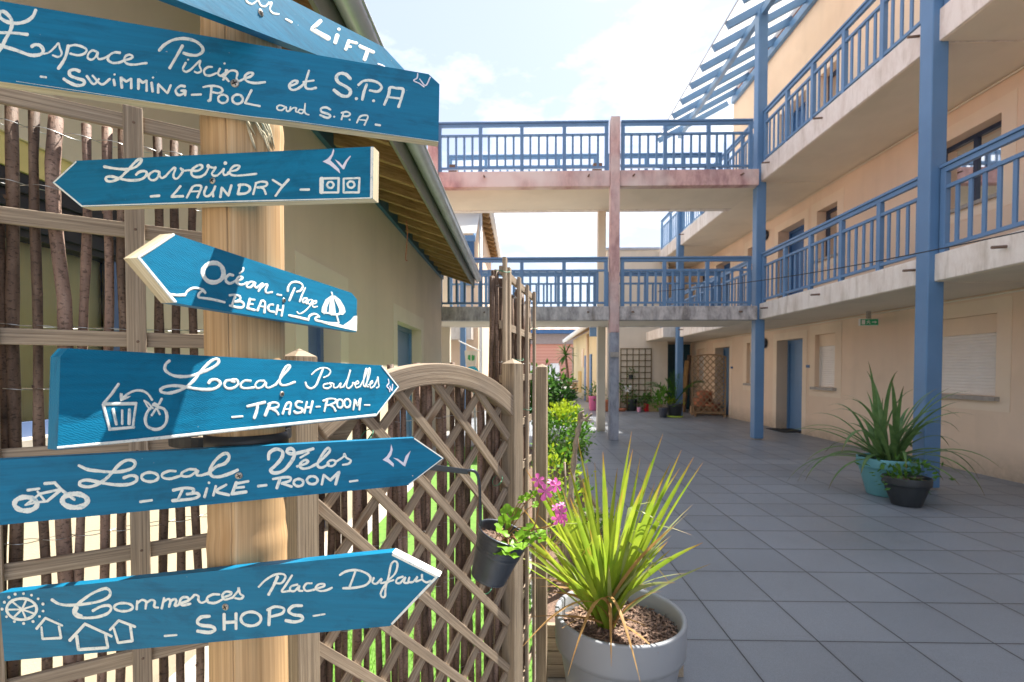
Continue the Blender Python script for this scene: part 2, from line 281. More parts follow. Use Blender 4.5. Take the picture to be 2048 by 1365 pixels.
CANVAS = m_plain('canvas_bag', (0.62, 0.58, 0.5), 0.9, 0.1)
GREENP = m_plain('green_print', (0.05, 0.30, 0.09), 0.8)
NEST = m_plain('grey_fibre', (0.22, 0.20, 0.18), 0.9, 0.4, 80)

# ------------------------------------------------------------------ mesh builder
class MB:
    def __init__(s): s.v = []; s.f = []; s.uv = []; s.mi = []; s.sm = []
    def add(s, vs, fs, uvs=None, mi=0, sm=False):
        o = len(s.v); s.v += [tuple(map(float, p)) for p in vs]
        for k, f in enumerate(fs):
            s.f.append([o + i for i in f]); s.mi.append(mi if isinstance(mi, int) else mi[k]); s.sm.append(sm)
            s.uv += (uvs[k] if uvs else [(0, 0)] * len(f))
        return s
    def obox(s, c, ax, ay, az, hx, hy, hz, mi=0):
        """oriented box: unit axes and half sizes; U along the longest axis"""
        c, A = Vector(c), [Vector(ax) * hx, Vector(ay) * hy, Vector(az) * hz]; H = (hx, hy, hz)
        la = max(range(3), key=lambda i: H[i]); ru, rv = rnd.uniform(0, 50), rnd.uniform(0, 50)
        P = {}; vs = []
        for i in (-1, 1):
            for j in (-1, 1):
                for k in (-1, 1): P[(i, j, k)] = len(vs); vs.append(c + A[0] * i + A[1] * j + A[2] * k)
        fs = []; uvs = []
        for a in range(3):
            b, d = (a + 1) % 3, (a + 2) % 3
            for sg in (-1, 1):
                quad = [(-1, -1), (1, -1), (1, 1), (-1, 1)]
                if sg < 0: quad = quad[::-1]
                f = []; u = []
                for q in quad:
                    key = [0, 0, 0]; key[a] = sg; key[b] = q[0]; key[d] = q[1]; f.append(P[tuple(key)])
                    co = [key[i] * H[i] for i in range(3)]; cross = [i for i in range(3) if i != la]
                    u.append((co[la] + ru, co[cross[0]] + co[cross[1]] * (1.0 if a != la else 1.7) + rv))
                fs.append(f); uvs.append(u)
        return s.add(vs, fs, uvs, mi)
    def box(s, x0, x1, y0, y1, z0, z1, mi=0):
        return s.obox(((x0 + x1) / 2, (y0 + y1) / 2, (z0 + z1) / 2), (1, 0, 0), (0, 1, 0), (0, 0, 1), abs(x1 - x0) / 2, abs(y1 - y0) / 2, abs(z1 - z0) / 2, mi)
    def beam(s, p0, p1, wdt, dep, side=None, mi=0):
        """from p0 to p1; wdt measured along 'side', dep along the third axis"""
        p0, p1 = Vector(p0), Vector(p1); u = (p1 - p0); ln = u.length; u.normalize()
        sd = Vector(side) if side is not None else (Vector((0, 0, 1)).cross(u) if abs(u.z) < 0.95 else Vector((1, 0, 0)))
        sd = (sd - u * sd.dot(u)).normalized(); t = u.cross(sd)
        return s.obox((p0 + p1) / 2, u, sd, t, ln / 2, wdt / 2, dep / 2, mi)
    def tube(s, pts, rad, n=8, caps=True, mi=0, closed=False):
        pts = [Vector(p) for p in pts]; m = len(pts); rad = [rad] * m if isinstance(rad, (int, float)) else rad
        ru = rnd.uniform(0, 30); T0 = (pts[1] - pts[0]).normalized(); N = T0.orthogonal().normalized(); vs = []; L_ = 0; us = []
        for i in range(m):
            T = ((pts[i + 1] if i < m - 1 else (pts[1] if closed else pts[i])) - (pts[i - 1] if i else (pts[-2] if closed else pts[0]))).normalized()
            N = (N - T * N.dot(T)).normalized(); B = T.cross(N)
            if i: L_ += (pts[i] - pts[i - 1]).length
            us.append(L_ + ru)
            for k in range(n): a = 2 * math.pi * k / n; vs.append(pts[i] + (N * math.cos(a) + B * math.sin(a)) * rad[i])
        fs = []; uvs = []
        for i in range(m - 1):
            for k in range(n):
                k2 = (k + 1) % n; fs.append((i * n + k, i * n + k2, (i + 1) * n + k2, (i + 1) * n + k)); c = 2 * math.pi * rad[i] / n
                uvs.append([(us[i], k * c), (us[i], (k + 1) * c), (us[i + 1], (k + 1) * c), (us[i + 1], k * c)])
        s.add(vs, fs, uvs, mi, True)
        if caps and not closed:
            o = len(s.v) - m * n
            for ring, rev in ((0, True), (m - 1, False)):
                f = [o + ring * n + k for k in range(n)]; s.f.append(f[::-1] if rev else f); s.mi.append(mi if caps is True else caps); s.sm.append(False); s.uv += [(ru, k * .01) for k in range(n)]
        return s
    def lathe(s, prof, c=(0, 0, 0), n=32, M=None, mi=0, smooth=True, rfun=None):
        c = Vector(c); vs = []; angs = [2 * math.pi * k / n for k in range(n)] if isinstance(n, int) else n; nn = len(angs)
        for r, z in prof:
            for a in angs:
                rr = r if rfun is None else rfun(r, a, z); p = Vector((rr * math.cos(a), rr * math.sin(a), z)); vs.append(c + (M @ p if M else p))
        fs = []; uvs = []
        for i in range(len(prof) - 1):
            for k in range(nn):
                k2 = (k + 1) % nn; fs.append((i * nn + k, i * nn + k2, (i + 1) * nn + k2, (i + 1) * nn + k)); r = max(max(q[0] for q in prof) * .8, .01)
                a0 = angs[k] * r; a1 = (angs[k + 1] if k + 1 < nn else 2 * math.pi + angs[0]) * r
                uvs.append([(prof[i][1], a0), (prof[i][1], a1), (prof[i + 1][1], a1), (prof[i + 1][1], a0)])
        return s.add(vs, fs, uvs, mi, smooth)
    def poly(s, pts, mi=0, flip=False):
        t = tessellate_polygon([[Vector(p) for p in pts]]); n0 = len(pts)
        return s.add(pts, [tuple(reversed(f)) if flip else f for f in t], None, mi)
    def slab(s, poly2, o, u, v, n, d, mi_front=0, mi_side=1):
        """prism from a 2D outline (counter-clockwise in u,v seen from +n): front face at o, back at -n*d; mi_side may be a list, one per edge"""
        o, u, v, n = map(Vector, (o, u, v, n)); k = len(poly2); ru = rnd.uniform(0, 20)
        fr = [o + u * a + v * b for a, b in poly2]; bk = [p - n * d for p in fr]
        t = tessellate_polygon([[Vector((a, b, 0)) for a, b in poly2]]); uv = [(a + ru, b) for a, b in poly2]
        def orient(f):
            a, b, c = (Vector((*poly2[i], 0)) for i in f); return f if (b - a).cross(c - a).z > 0 else f[::-1]
        t = [orient(tuple(f)) for f in t]
        s.add(fr, t, [[uv[i] for i in f] for f in t], mi_front); s.add(bk, [f[::-1] for f in t], [[uv[i] for i in f[::-1]] for f in t], mi_front)
        for i in range(k):
            j = (i + 1) % k; ln = (fr[j] - fr[i]).length; s.add([fr[i], bk[i], bk[j], fr[j]], [(0, 1, 2, 3)], [[(ru, 0), (ru, d), (ru + ln, d), (ru + ln, 0)]], mi_side if isinstance(mi_side, int) else mi_side[i])
        return s
    def blade(s, pts, wid, side, fold=0.25, mi=0):
        """folded leaf strip along pts; U 0..1 base to tip"""
        pts = [Vector(p) for p in pts]; m = len(pts); vs = []; fs = []; uvs = []
        for i, p in enumerate(pts):
            T = (pts[min(i + 1, m - 1)] - pts[max(i - 1, 0)]).normalized(); S = Vector(side); S = (S - T * S.dot(T)).normalized(); N = S.cross(T)
            wv = wid[i]; vs += [p - S * wv + N * wv * fold, p, p + S * wv + N * wv * fold]
        for i in range(m - 1):
            for k in (0, 1):
                fs.append((3 * i + k, 3 * i + k + 1, 3 * i + 4 + k, 3 * i + 3 + k)); uvs.append([(i / (m - 1), k / 2), (i / (m - 1), (k + 1) / 2), ((i + 1) / (m - 1), (k + 1) / 2), ((i + 1) / (m - 1), k / 2)])
        return s.add(vs, fs, uvs, mi, True)
    def leafq(s, c, d, nrm, ln, wd, mi=0):
        """small pointed leaf: 2 triangles folded along its axis"""
        c, d = Vector(c), Vector(d).normalized(); sd = d.cross(Vector(nrm)).normalized(); up = sd.cross(d)
        a, t = c, c + d * ln; m = c + d * ln * .45 - up * wd * .15
        return s.add([a, m + sd * wd, t, m - sd * wd], [(0, 1, 2), (0, 2, 3)], None, mi)
    def build(s, name, mats, parent=None, loc=None, bevel=0.0, seg=2):
        me = bpy.data.meshes.new(name); mats = mats if isinstance(mats, (list, tuple)) else [mats]
        if loc is None:
            if parent: loc = wloc(parent)
            else:
                A = np.array(s.v); loc = Vector(((A[:, 0].min() + A[:, 0].max()) / 2, (A[:, 1].min() + A[:, 1].max()) / 2, A[:, 2].min()))
        loc = Vector(loc); me.from_pydata([tuple(Vector(p) - loc) for p in s.v], [], s.f); 
        for m in mats: me.materials.append(m)
        me.polygons.foreach_set('material_index', s.mi); me.polygons.foreach_set('use_smooth', s.sm)
        uvl = me.uv_layers.new(name='UVMap'); uvl.data.foreach_set('uv', [x for p in s.uv for x in p]); me.update()
        o = bpy.data.objects.new(name, me); COL.objects.link(o)
        if parent: o.parent = parent; o.location = loc - wloc(parent)
        else: o.location = loc
        if bevel:
            b = o.modifiers.new('bevel', 'BEVEL'); b.width = bevel; b.segments = seg; b.limit_method = 'ANGLE'; b.harden_normals = False
        return o
def wloc(o):
    p = Vector(o.location)
    while o.parent: o = o.parent; p += Vector(o.location)
    return p
def tag(o, label, cat, group=None):
    o['label'] = label; o['category'] = cat
    if group: o['group'] = group
    return o
def thing(name, label, cat, loc=(0, 0, 0), group=None):
    o = bpy.data.objects.new(name, None); COL.objects.link(o); o.location = loc; o.empty_display_size = 0.1
    return tag(o, label, cat, group)
def struct(o): o['kind'] = 'structure'; return o
def smooth(pts, closed=False, sub=8):
    P = [np.array(p, float) for p in pts]
    if len(P) < 3: 
        return [P[0] + (P[-1] - P[0]) * t for t in np.linspace(0, 1, 3)]
    out = []; n = len(P); rng = n if closed else n - 1
    for i in range(rng):
        p0 = P[i - 1] if (i or closed) else 2 * P[0] - P[1]; p1 = P[i]; p2 = P[(i + 1) % n]; p3 = P[(i + 2) % n] if (closed or i + 2 < n) else 2 * P[-1] - P[-2]
        for t in np.linspace(0, 1, sub, endpoint=False):
            out.append(.5 * (2 * p1 + (p2 - p0) * t + (2 * p0 - 5 * p1 + 4 * p2 - p3) * t * t + (3 * p1 - p0 - 3 * p2 + p3) * t ** 3))
    out.append(P[0] if closed else P[-1]); return out
def sm3(pts, sub=6): return [Vector(p) for p in smooth(pts, False, sub)]
# ------------------------------------------------------------------ ground
g = MB(); g.add([(-400, -60, 0), (400, -60, 0), (400, 600, 0), (-400, 600, 0)], [(0, 1, 2, 3)]); struct(g.build('ground', GROUNDM, loc=(0, 0, 0)))
g = MB(); g.add([(-.02, -4, .004), (6.3, -4, .004), (6.3, 18.6, .004), (-1.62, 18.6, .004), (-1.62, 9.4, .004), (.74, 9.2, .004), (.74, 2.35, .004), (-.02, 1.45, .004)], [(0, 1, 2, 3, 4, 5, 6, 7)])
struct(g.build('terrace_floor', TILES, loc=(0, 0, 0)))
g = MB(); g.add([(-1.5, -1.0, .004), (-.06, 1.5, .004), (.06, 2.25, .004), (.06, 9.2, .004), (-1.32, 9.2, .004), (-1.32, 2.4, .004)], [(0, 1, 2, 3, 4, 5)])
struct(g.build('lawn', m_plain('turf_base', (0.10, 0.22, 0.03), 0.9, 0.3, 20), loc=(0, 0, 0)))
g = MB(); g.add([(.08, 2.3, .006), (.74, 2.36, .006), (.74, 9.2, .006), (.08, 9.2, .006)], [(0, 1, 2, 3)]); struct(g.build('soil_bed', SOIL, loc=(0, 0, 0)))
g = MB(); g.add([(-1.62, -2, .008), (-1.32, -2, .008), (-1.32, 9.2, .008), (-1.62, 9.2, .008)], [(0, 1, 2, 3)]); struct(g.build('path', m_plain('concrete_path', (0.42, 0.39, 0.36), 0.9, 0.1, 3, .5, 80), loc=(0, 0, 0)))

# ------------------------------------------------------------------ building kit
def wall_sheet(mb, X, face, y0, y1, z0, z1, ops, depth, axis='X', mi=0):
    """wall plane with openings (a0,a1,z0,z1) and reveals going back 'depth'; face = -1 / +1 side it looks at"""
    ys = sorted({y0, y1, *[v for o in ops for v in o[:2]]}); zs = sorted({z0, z1, *[v for o in ops for v in o[2:4]]})
    P = (lambda y, z, x=X: (x, y, z)) if axis == 'X' else (lambda y, z, x=X: (y, x, z))
    for a, b in zip(ys, ys[1:]):
        for c, d in zip(zs, zs[1:]):
            m = ((a + b) / 2, (c + d) / 2)
            if any(o[0] < m[0] < o[1] and o[2] < m[1] < o[3] for o in ops): continue
            mb.add([P(a, c), P(b, c), P(b, d), P(a, d)], [(0, 1, 2, 3)], None, mi)
    xb = X - face * depth
    for o_ in ops:
        a, b, c, d = o_[:4]; xb = X - face * (o_[4] if len(o_) > 4 else depth)
        for q in ([(a, c), (a, d)], [(b, c), (b, d)], [(a, d), (b, d)], [(a, c), (b, c)]):
            mb.add([P(*q[0]), P(*q[1]), P(*q[1], xb), P(*q[0], xb)], [(0, 1, 2, 3)], None, mi)
def surround(parent, X, face, o, w, mat, bottom=True, th=.006):
    m = MB(); a, b, c, d = o; x0, x1 = sorted((X + face * .001, X + face * th))
    m.box(x0, x1, a - w, a, c - (w if bottom else 0), d + w); m.box(x0, x1, b, b + w, c - (w if bottom else 0), d + w); m.box(x0, x1, a, b, d, d + w)
    if bottom: m.box(x0, x1, a, b, c - w, c)
    return m.build('wall_surround', mat, parent)
def door(parent, X, face, o, depth, mat, handle_at=None):
    a, b, c, d = o; x = X - face * (depth - .06); m = MB()
    m.box(*sorted((x, x - face * .04)), a + .07, b - .07, c + .012, d - .07)
    dl = m.build('door', mat, parent)
    f = MB(); xx = sorted((x + face * .03, x - face * .05))
    f.box(*xx, a, a + .068, c, d); f.box(*xx, b - .068, b, c, d); f.box(*xx, a + .068, b - .068, d - .068, d); f.build('door_frame', mat, dl)
    h = MB(); hy = (b - .15) if handle_at is None else handle_at
    h.obox((x + face * .012, hy, c + 1.02), (1, 0, 0), (0, 1, 0), (0, 0, 1), .01, .022, .11); h.tube([(x + face * .02, hy, c + 1.06), (x + face * .06, hy, c + 1.06), (x + face * .065, hy - .11, c + 1.06)], .009); h.build('door_handle', ZINC, dl)
    return dl
def shutter(parent, X, face, o, depth, sillm):
    a, b, c, d = o; x = X - face * (depth - .05); m = MB(); n = int((d - .25 - c) / .045); h = (d - .25 - c) / n
    for k in range(n):   # roller slats, each slightly domed
        z = c + k * h; pr = [(0, 0.0), (.25, .006), (.75, .006), (1, 0)]
        vs = []; 
        for q, e in pr: vs += [(x + face * e, a + .03, z + q * h), (x + face * e, b - .03, z + q * h)]
        m.add(vs, [(0, 1, 3, 2), (2, 3, 5, 4), (4, 5, 7, 6)])
    sh = m.build('window_shutter', SHUT, parent)
    f = MB(); xx = sorted((x + face * .02, x - face * .05)); f.box(*xx, a, a + .03, c, d - .25); f.box(*xx, b - .03, b, c, d - .25); f.build('shutter_guide', SHUT, sh)
    t = MB(); t.box(*sorted((x + face * .03, x - face * .05)), a, b, d - .25, d); t.build('shutter_box', WALL_RB, sh)
    s = MB(); s.box(*sorted((X + face * .07, x + face * .022)), a - .06, b + .06, c - .06, c - .002); s.build('sill', sillm, sh)
def glazed(parent, X, face, o, depth, frame, curtain=CURT, mull=1, W=.06, fd=.06, cd=.16):
    a, b, c, d = o; x = X - face * (depth - .06); m = MB(); xx = sorted((x, x - face * fd))
    m.box(*xx, a, a + W, c, d); m.box(*xx, b - W, b, c, d); m.box(*xx, a + W, b - W, c, c + W); m.box(*xx, a + W, b - W, d - W, d)
    for k in range(1, mull + 1):
        y = a + (b - a) * k / (mull + 1); m.box(*xx, y - W / 2, y + W / 2, c + W, d - W)
    wn = m.build('window', frame, parent)
    gl = MB(); gx = x - face * fd / 2; gl.add([(gx, a + W, c + W), (gx, b - W, c + W), (gx, b - W, d - W), (gx, a + W, d - W)], [(0, 1, 2, 3)]); gl.build('pane', GLASS, wn)
    cu = MB(); n = 40; cx = x - face * cd
    vs = []; 
    for k in range(n + 1): y = a + (b - a) * k / n; e = .018 * math.sin(k * 1.5) + .006 * math.sin(k * .6); vs += [(cx + e, y, c), (cx + e, y, d)]
    cu.add(vs, [(2 * k, 2 * k + 2, 2 * k + 3, 2 * k + 1) for k in range(n)], None, 0, True); cu.build('curtain', curtain, wn)
    s = MB(); s.box(*sorted((X + face * .05, x + face * .002)), a - .04, b + .04, c - .05, c - .002); s.build('sill', SILL, wn)

# ------------------------------------------------------------------ apartment building on the right, with galleries
apt = thing('apartment_building', 'three storey peach apartment block with blue columns and open galleries on the right', 'building', (6.3, 8, 0))
XW = 6.3; FL = [0.0, 2.79, 5.62]; XF = 4.85
Bays = [(-3.0, 1.8), (1.8, 5.97), (5.97, 10.25), (10.25, 15.35), (15.35, 18.5)]
ops = []; todo = []
for k, z in enumerate(FL):
    hd = 2.16 if k == 0 else 2.03; w0, w1 = (1.08, 2.19) if k == 0 else (.98, 2.02)
    D1 = (11.25, 12.37, z + .004, z + hd); D2 = (15.15, 16.25, z + .004, z + hd)
    A = (10.1, 10.78, z + w0, z + w1); B = (6.72, 7.9, z + w0, z + w1); Cw = (13.2, 14.0, z + w0, z + w1); N = (17.2, 17.95, z + w0, z + w1)
    ops += [D1, D2, A, B, Cw, N]; todo.append((k, D1, D2, A, B, Cw, N))
m = MB(); YT = 15.05; op2 = [o for o in ops if not (o[2] > 5.6 and o[1] > YT)]
wall_sheet(m, XW, -1, -3, 18.6, 0, 5.62, [o for o in op2 if o[2] < 5.6], .35); wall_sheet(m, XW, -1, -3, YT, 5.62, 9.62, [o for o in op2 if o[2] > 5.6], .35); m.build('wall', WALL_R, apt)
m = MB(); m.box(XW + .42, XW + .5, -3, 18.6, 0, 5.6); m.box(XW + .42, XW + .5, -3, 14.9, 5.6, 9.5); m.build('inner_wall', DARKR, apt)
for k, D1, D2, A, B, Cw, N in todo:
    for o in ((D1, D2) if k < 2 else (D1,)): surround(apt, XW, -1, o, .17, WALL_RB, False); door(apt, XW, -1, o, .35, DBLUE if k else BLUE, o[0] + .2)
    for o in ((A, B, Cw, N) if k < 2 else (A, B, Cw)): surround(apt, XW, -1, o, .2, WALL_RB, o[2] - FL[k] > .3)
    for o in ((A, B, Cw, N) if k < 2 else (A, B, Cw)):
        if k == 0: shutter(apt, XW, -1, o, .16, SILL)
        else: glazed(apt, XW, -1, o, .25, m_plain('dark_blue_frame', (.02, .035, .075), .4) if 'dark_blue_frame' not in MATS else MATS['dark_blue_frame'], m_plain('beige_curtain', (.5, .42, .3), .9, .1, 3) if 'beige_curtain' not in MATS else MATS['beige_curtain'], 1 if o[1] - o[0] > 1 else 0)
for fl, (zb, zt) in enumerate(((2.47, 2.79), (5.25, 5.62))):
    for a, b in Bays:
        e = .045 if a > 0 else 0
        m = MB(); m.box(XF, XW - .004, a + .002, b - .002, zb, zt); m.build('gallery_slab', FASC, apt, bevel=.012)
        m = MB(); m.box(XF + .03, XW - .01, a + .02, b - .02, zb - .006, zb + .02); m.build('soffit', SOFF, apt)
    m = MB(); m.tube([(XW - .035, -3, zb - .04), (XW - .035, 18, zb - .04)], .012, 6); m.build('conduit', SOFF, apt)
    for y in (2.2, 5.1, 6.25, 8.2, 9.9, 10.6, 12.8, 15.0):
        m = MB(); m.tube([(XF + .1, y, zb + (.2 if fl == 0 else .26)), (XF - .14, y, zb + (.185 if fl == 0 else .24))], .016, 8); m.build('drain_spout', m_plain('rusty_pipe', (.17, .11, .08), .8) if 'rusty_pipe' not in MATS else MATS['rusty_pipe'], apt)
m = MB(); m.box(4.40, XF - .002, 15.5, 17.65, 2.47, 2.78); m.build('gallery_slab', FASC, apt, bevel=.01)
m = MB(); m.box(4.42, XF - .002, 15.52, 17.65, 2.462, 2.48); m.build('soffit', SOFF, apt)
for y in (1.8, 6.05, 10.33, 15.4):
    m = MB(); m.box(4.775, 4.965, y - .095, y + .095, .03, 8.72 if y < 15 else 6.7); m.build('column', BLUE, apt, bevel=.012)
    m = MB(); m.box(4.80, 4.94, y - .07, y + .07, .004, .03); m.build('column_foot', SILL, apt)
# canopy over the top gallery
XE, ZE = 4.19, 8.45; SL = (9.57 - ZE) / (XW - XE)
zc = lambda x: ZE + (x - XE) * SL
k = 0; y = -2.6
while y < 15.7:
    m = MB(); m.beam((XE, y, zc(XE) + .0), (XW - .03, y, zc(XW - .03) + .0), .065, .15, (0, 1, 0)); m.build('rafter', BLUE, apt); y += .72
m = MB(); m.box(4.82, 4.92, -2.9, 15.55, zc(4.87) - .23, zc(4.87) - .09); m.build('purlin', BLUE, apt)
m = MB(); m.box(XW - .11, XW - .012, -2.9, 14.95, zc(XW) - .28, zc(XW) - .10); m.build('wall_plate', BLUE, apt)
m = MB(); m.beam((XE - .03, 6.36, zc(XE - .03) + .095), (XW, 6.36, zc(XW) + .095), 18.5, .012, (0, 1, 0)); m.build('canopy_sheet', CANOPY, apt)
m = MB(); m.box(XE - .05, XE - .032, -2.9, 15.6, zc(XE - .04) + .08, zc(XE - .04) + .11); m.build('edge_trim', ZINC, apt)
m = MB(); m.beam((XW - .05, 6.03, zc(XW) + .16), (11.3, 6.03, zc(11.3) + .16), 18.0, .12, (0, 1, 0)); m.build('roof', TERRA, apt)
m = MB(); m.box(XW + .002, 11.5, 18.4, 18.6, 0, 5.6); m.box(XW + .002, 11.5, 14.85, 15.05, 5.6, 9.6); m.box(XW + .002, 11.5, 15.05, 18.6, 5.5, 5.6); m.build('gable_wall', WALL_R, apt)
# wall light rings
for (y, z) in ((12.95, 2.13), (12.95, 4.9)):
    m = MB(); m.lathe([(.0, 0), (.11, 0), (.13, .02), (.13, .06), (.11, .075), (0, .08)], (XW, y, z), 24, Matrix.Rotation(-math.pi / 2, 3, 'Y')); lp = m.build('wall_lamp', ANTH, apt)
    m = MB(); m.lathe([(.105, 0), (.09, .02), (0, .03)], (XW - .078, y, z), 24, Matrix.Rotation(-math.pi / 2, 3, 'Y')); m.build('lamp_shade', WHITE, lp)
for (y, z) in ((11.02, 1.52), (14.95, 1.52)):
    m = MB(); m.box(XW - .02, XW - .003, y - .06, y + .06, z - .03, z + .03); m.build('door_number_plate', DBLUE, apt)

# ------------------------------------------------------------------ railings: every run is a thing
def railing(p0, p1, z0, posts, label, group, h=1.03, npick=4):
    p0, p1 = Vector((*p0, z0)), Vector((*p1, z0)); u = (p1 - p0).normalized(); L_ = (p1 - p0).length; sd = Vector((-u.y, u.x, 0)); Z = Vector((0, 0, 1))
    t = thing('balcony_railing', label, 'railing', p0, group)
    m = MB(); m.obox(p0 + u * L_ / 2 + Z * (h - .018), u, sd, Z, L_ / 2, .045, .018); m.obox(p0 + u * L_ / 2 + Z * (h - .068), u, sd, Z, L_ / 2, .026, .03); m.build('handrail', BLUE, t, bevel=.004)
    for z, nm in ((h - .27, 'middle_rail'), (.075, 'bottom_rail')):
        m = MB(); m.obox(p0 + u * L_ / 2 + Z * z, u, sd, Z, L_ / 2, .024, .02); m.build(nm, BLUE, t)
    for d in posts:
        m = MB(); m.obox(p0 + u * d + Z * (h - .1) / 2, u, sd, Z, .036, .032, (h - .1) / 2); m.build('post', BLUE, t, bevel=.004)
    proto = None
    for a, b in zip(posts, posts[1:]):
        n = max(1, round((b - a) / .165) - 1)
        for k in range(1, n + 1):
            d = a + (b - a) * k / (n + 1)
            if proto is None:
                m = MB(); m.obox(p0 + u * d + Z * ((h - .27 + .075) / 2), u, sd, Z, .022, .010, (h - .27 - .075) / 2 - .018); proto = m.build('baluster', BLUE, t); base = d
            else:
                o = proto.copy(); COL.objects.link(o); o.parent = t; o.location = Vector(proto.location) + u * (d - base)
    return t
GR = 'blue railings of the galleries and the footbridge'
def even(L_, step): n = max(1, round(L_ / step)); return [.04 + (L_ - .08) * k / n for k in range(n + 1)]
bayname = ['beside the camera', 'between the near column and the planter column', 'between the planter column and the bridge column', 'just past the footbridge', 'at the far end']
for fl, z in ((1, 2.79), (2, 5.62)):
    for (a, b), nm in zip(Bays, bayname):
        a2, b2 = a + (.12 if a > 0 else 0), min(b, 17.6) - .03
        railing((XF + .06, a2), (XF + .06, b2), z, even(b2 - a2, .9), 'blue baluster railing on the %s gallery %s' % ('lower' if fl == 1 else 'upper', nm), GR, 1.05 if fl == 2 else 1.02)

# ------------------------------------------------------------------ footbridge
br = thing('footbridge', 'two level concrete footbridge on slim columns crossing the courtyard', 'footbridge', (1.9, 10.9, 0))
for zb, zt, mat, xl in ((2.45, 2.732, CONC, -3.2), (5.146, 5.466, CONC_FLARE, -6.0)):
    for x0, x1 in ((xl, -1.9), (-1.68, 1.79), (1.985, 4.76)):
        m = MB(); m.box(x0, x1, 10.12, 10.30, zb, zt); m.build('edge_beam', mat, br, bevel=.012)
    m = MB(); m.box(xl, 4.84, 10.302, 11.60, zb + .012, zt - .03); m.build('deck', SOFF, br)
    m = MB(); m.box(xl, 4.84, 11.602, 11.78, zb + .0, zt); m.build('edge_beam', FASC, br, bevel=.012)
for x0, x1, y0, y1, mat in ((1.795, 1.98, 10.07, 10.27, CONC_FLARE), (1.79, 1.975, 11.66, 11.84, SOFF), (-1.895, -1.69, 10.07, 10.27, CONC_FLARE), (-1.885, -1.685, 11.66, 11.84, SOFF)):
    m = MB(); m.box(x0, x1, y0, y1, 2.2 if mat is CONC_FLARE else .0, 6.52 if mat is CONC_FLARE else 5.15); m.build('column', mat, br, bevel=.01)
    if mat is CONC_FLARE:
        m = MB(); m.box(x0, x1, y0, y1, .004, 2.198); m.build('column', m_concrete('blue_grey_concrete', (.36, .37, .42), (.22, .23, .27)) if 'blue_grey_concrete' not in MATS else MATS['blue_grey_concrete'], br, bevel=.01)
m = MB(); m.box(1.80, 1.975, 10.045, 10.069, 1.70, 1.80); m.build('number_plate', SILL, br)
for z in (2.60, 5.33):
    for x in (-.75, 1.35, 2.25, 4.4):
        m = MB(); m.tube([(x, 10.2, z + .03), (x, 10.0, z)], .017, 8); m.build('drain_spout', MATS['rusty_pipe'], br)
for z, lv in ((2.732, 'lower'), (5.466, 'upper')):
    xl = [-1.66, -.83, .01, .87, 1.72]; xr = [2.05, 2.90, 3.765, 4.60]
    for yy, side in ((10.17, 'front'), (11.7, 'rear')):
        for xs, w in ((xl, 'left of the middle column'), (xr, 'right of the middle column')):
            railing((xs[0] - .04, yy), (xs[-1] + .04, yy), z, [x - xs[0] + .04 for x in xs], 'blue %s railing of the %s footbridge deck %s' % (side, lv, w), GR, 1.0)
    if lv == 'upper':
        for yy, side in ((10.17, 'front'), (11.7, 'rear')): railing((-4.2, yy), (-1.93, yy), z, even(2.27, .84), 'blue %s railing of the upper deck over the cottage roof' % side, GR, 1.0)
# planter troughs on the upper deck
for x, lab in ((-1.45, 'dark box standing on the upper bridge deck at its left end'), (1.6, 'dark box standing on the upper bridge deck by the middle column')):
    m = MB(); m.slab([(-.08, 0), (.08, 0), (.095, .3), (-.095, .3)], (x, 10.5, 5.47), (1, 0, 0), (0, 0, 1), (0, -1, 0), .2, 0, 0); tag(m.build('planter_box', SOIL), lab, 'planter')

# ------------------------------------------------------------------ cottage on the left
XL = -1.62; YE = 10.04
cot = thing('cottage', 'low beige rendered house with deep timber eaves behind the fence', 'house', (XL, 5, 0))
O1 = (.30, 2.0, 1.20, 2.17); O2 = (3.72, 4.40, .004, 2.08); O3 = (6.44, 7.98, .004, 2.08)
m = MB(); wall_sheet(m, XL, 1, -3, YE, 0, 3.5, [O1 + (.10,), O2, O3], .24)
m.add([(XL, YE, 0), (-8, YE, 0), (-8, YE, 3.5), (-4.8, YE, 5.0), (XL, YE, 3.5)], [(0, 1, 2, 3, 4)]); m.build('wall', WALL_L, cot)
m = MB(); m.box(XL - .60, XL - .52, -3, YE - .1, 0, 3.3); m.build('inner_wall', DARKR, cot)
for o in (O1, O2, O3): surround(cot, XL, 1, o, .2, WALL_LB, o[2] > .3)
glazed(cot, XL, 1, (.30, 2.0, 1.20, 1.93), .08, m_plain('slate_blue_frame', (.10, .16, .31), .45), CURT, 0, .05, .03, .075)
m = MB(); m.box(XL - .09, XL - .006, .302, 1.998, 2.07, 2.168); m.build('lintel', m_plain('ochre_lintel', (.74, .62, .26), .8), cot)
m = MB(); m.box(XL - .09, XL - .014, .302, 1.998, 1.86, 2.068)
for k in range(3): m.box(XL - .0135, XL - .004, .302, 1.998, 1.885 + k * .058, 1.915 + k * .058)
m.build('vent_box', BLACK, cot)
for o in (O2, O3): door(cot, XL, 1, o, .24, BLUE if o is O3 else MATS['slate_blue_frame'])
m = MB(); m.box(XL + .004, XL + .05, -3, YE, 3.27, 3.40); m.build('wall_plate', m_plain('petrol_blue_paint', (.03, .10, .17), .5), cot)
XEV, ZEV = -.99, 3.22; RS = .36
zr = lambda x: ZEV + (XEV - x) * RS
y = -2.7
while y < YE:
    m = MB(); m.beam((XEV + .02, y, zr(XEV) - .035), (XL - .02, y, zr(XL) - .035), .06, .13, (0, 1, 0)); m.build('rafter', RAFT, cot); y += .43
m = MB(); m.beam((XEV + .03, (YE - 2.9) / 2, zr(XEV) + .055), (-4.8, (YE - 2.9) / 2, zr(-4.8) + .055), YE + 2.95, .03, (0, 1, 0)); m.build('roof', RAFT, cot)
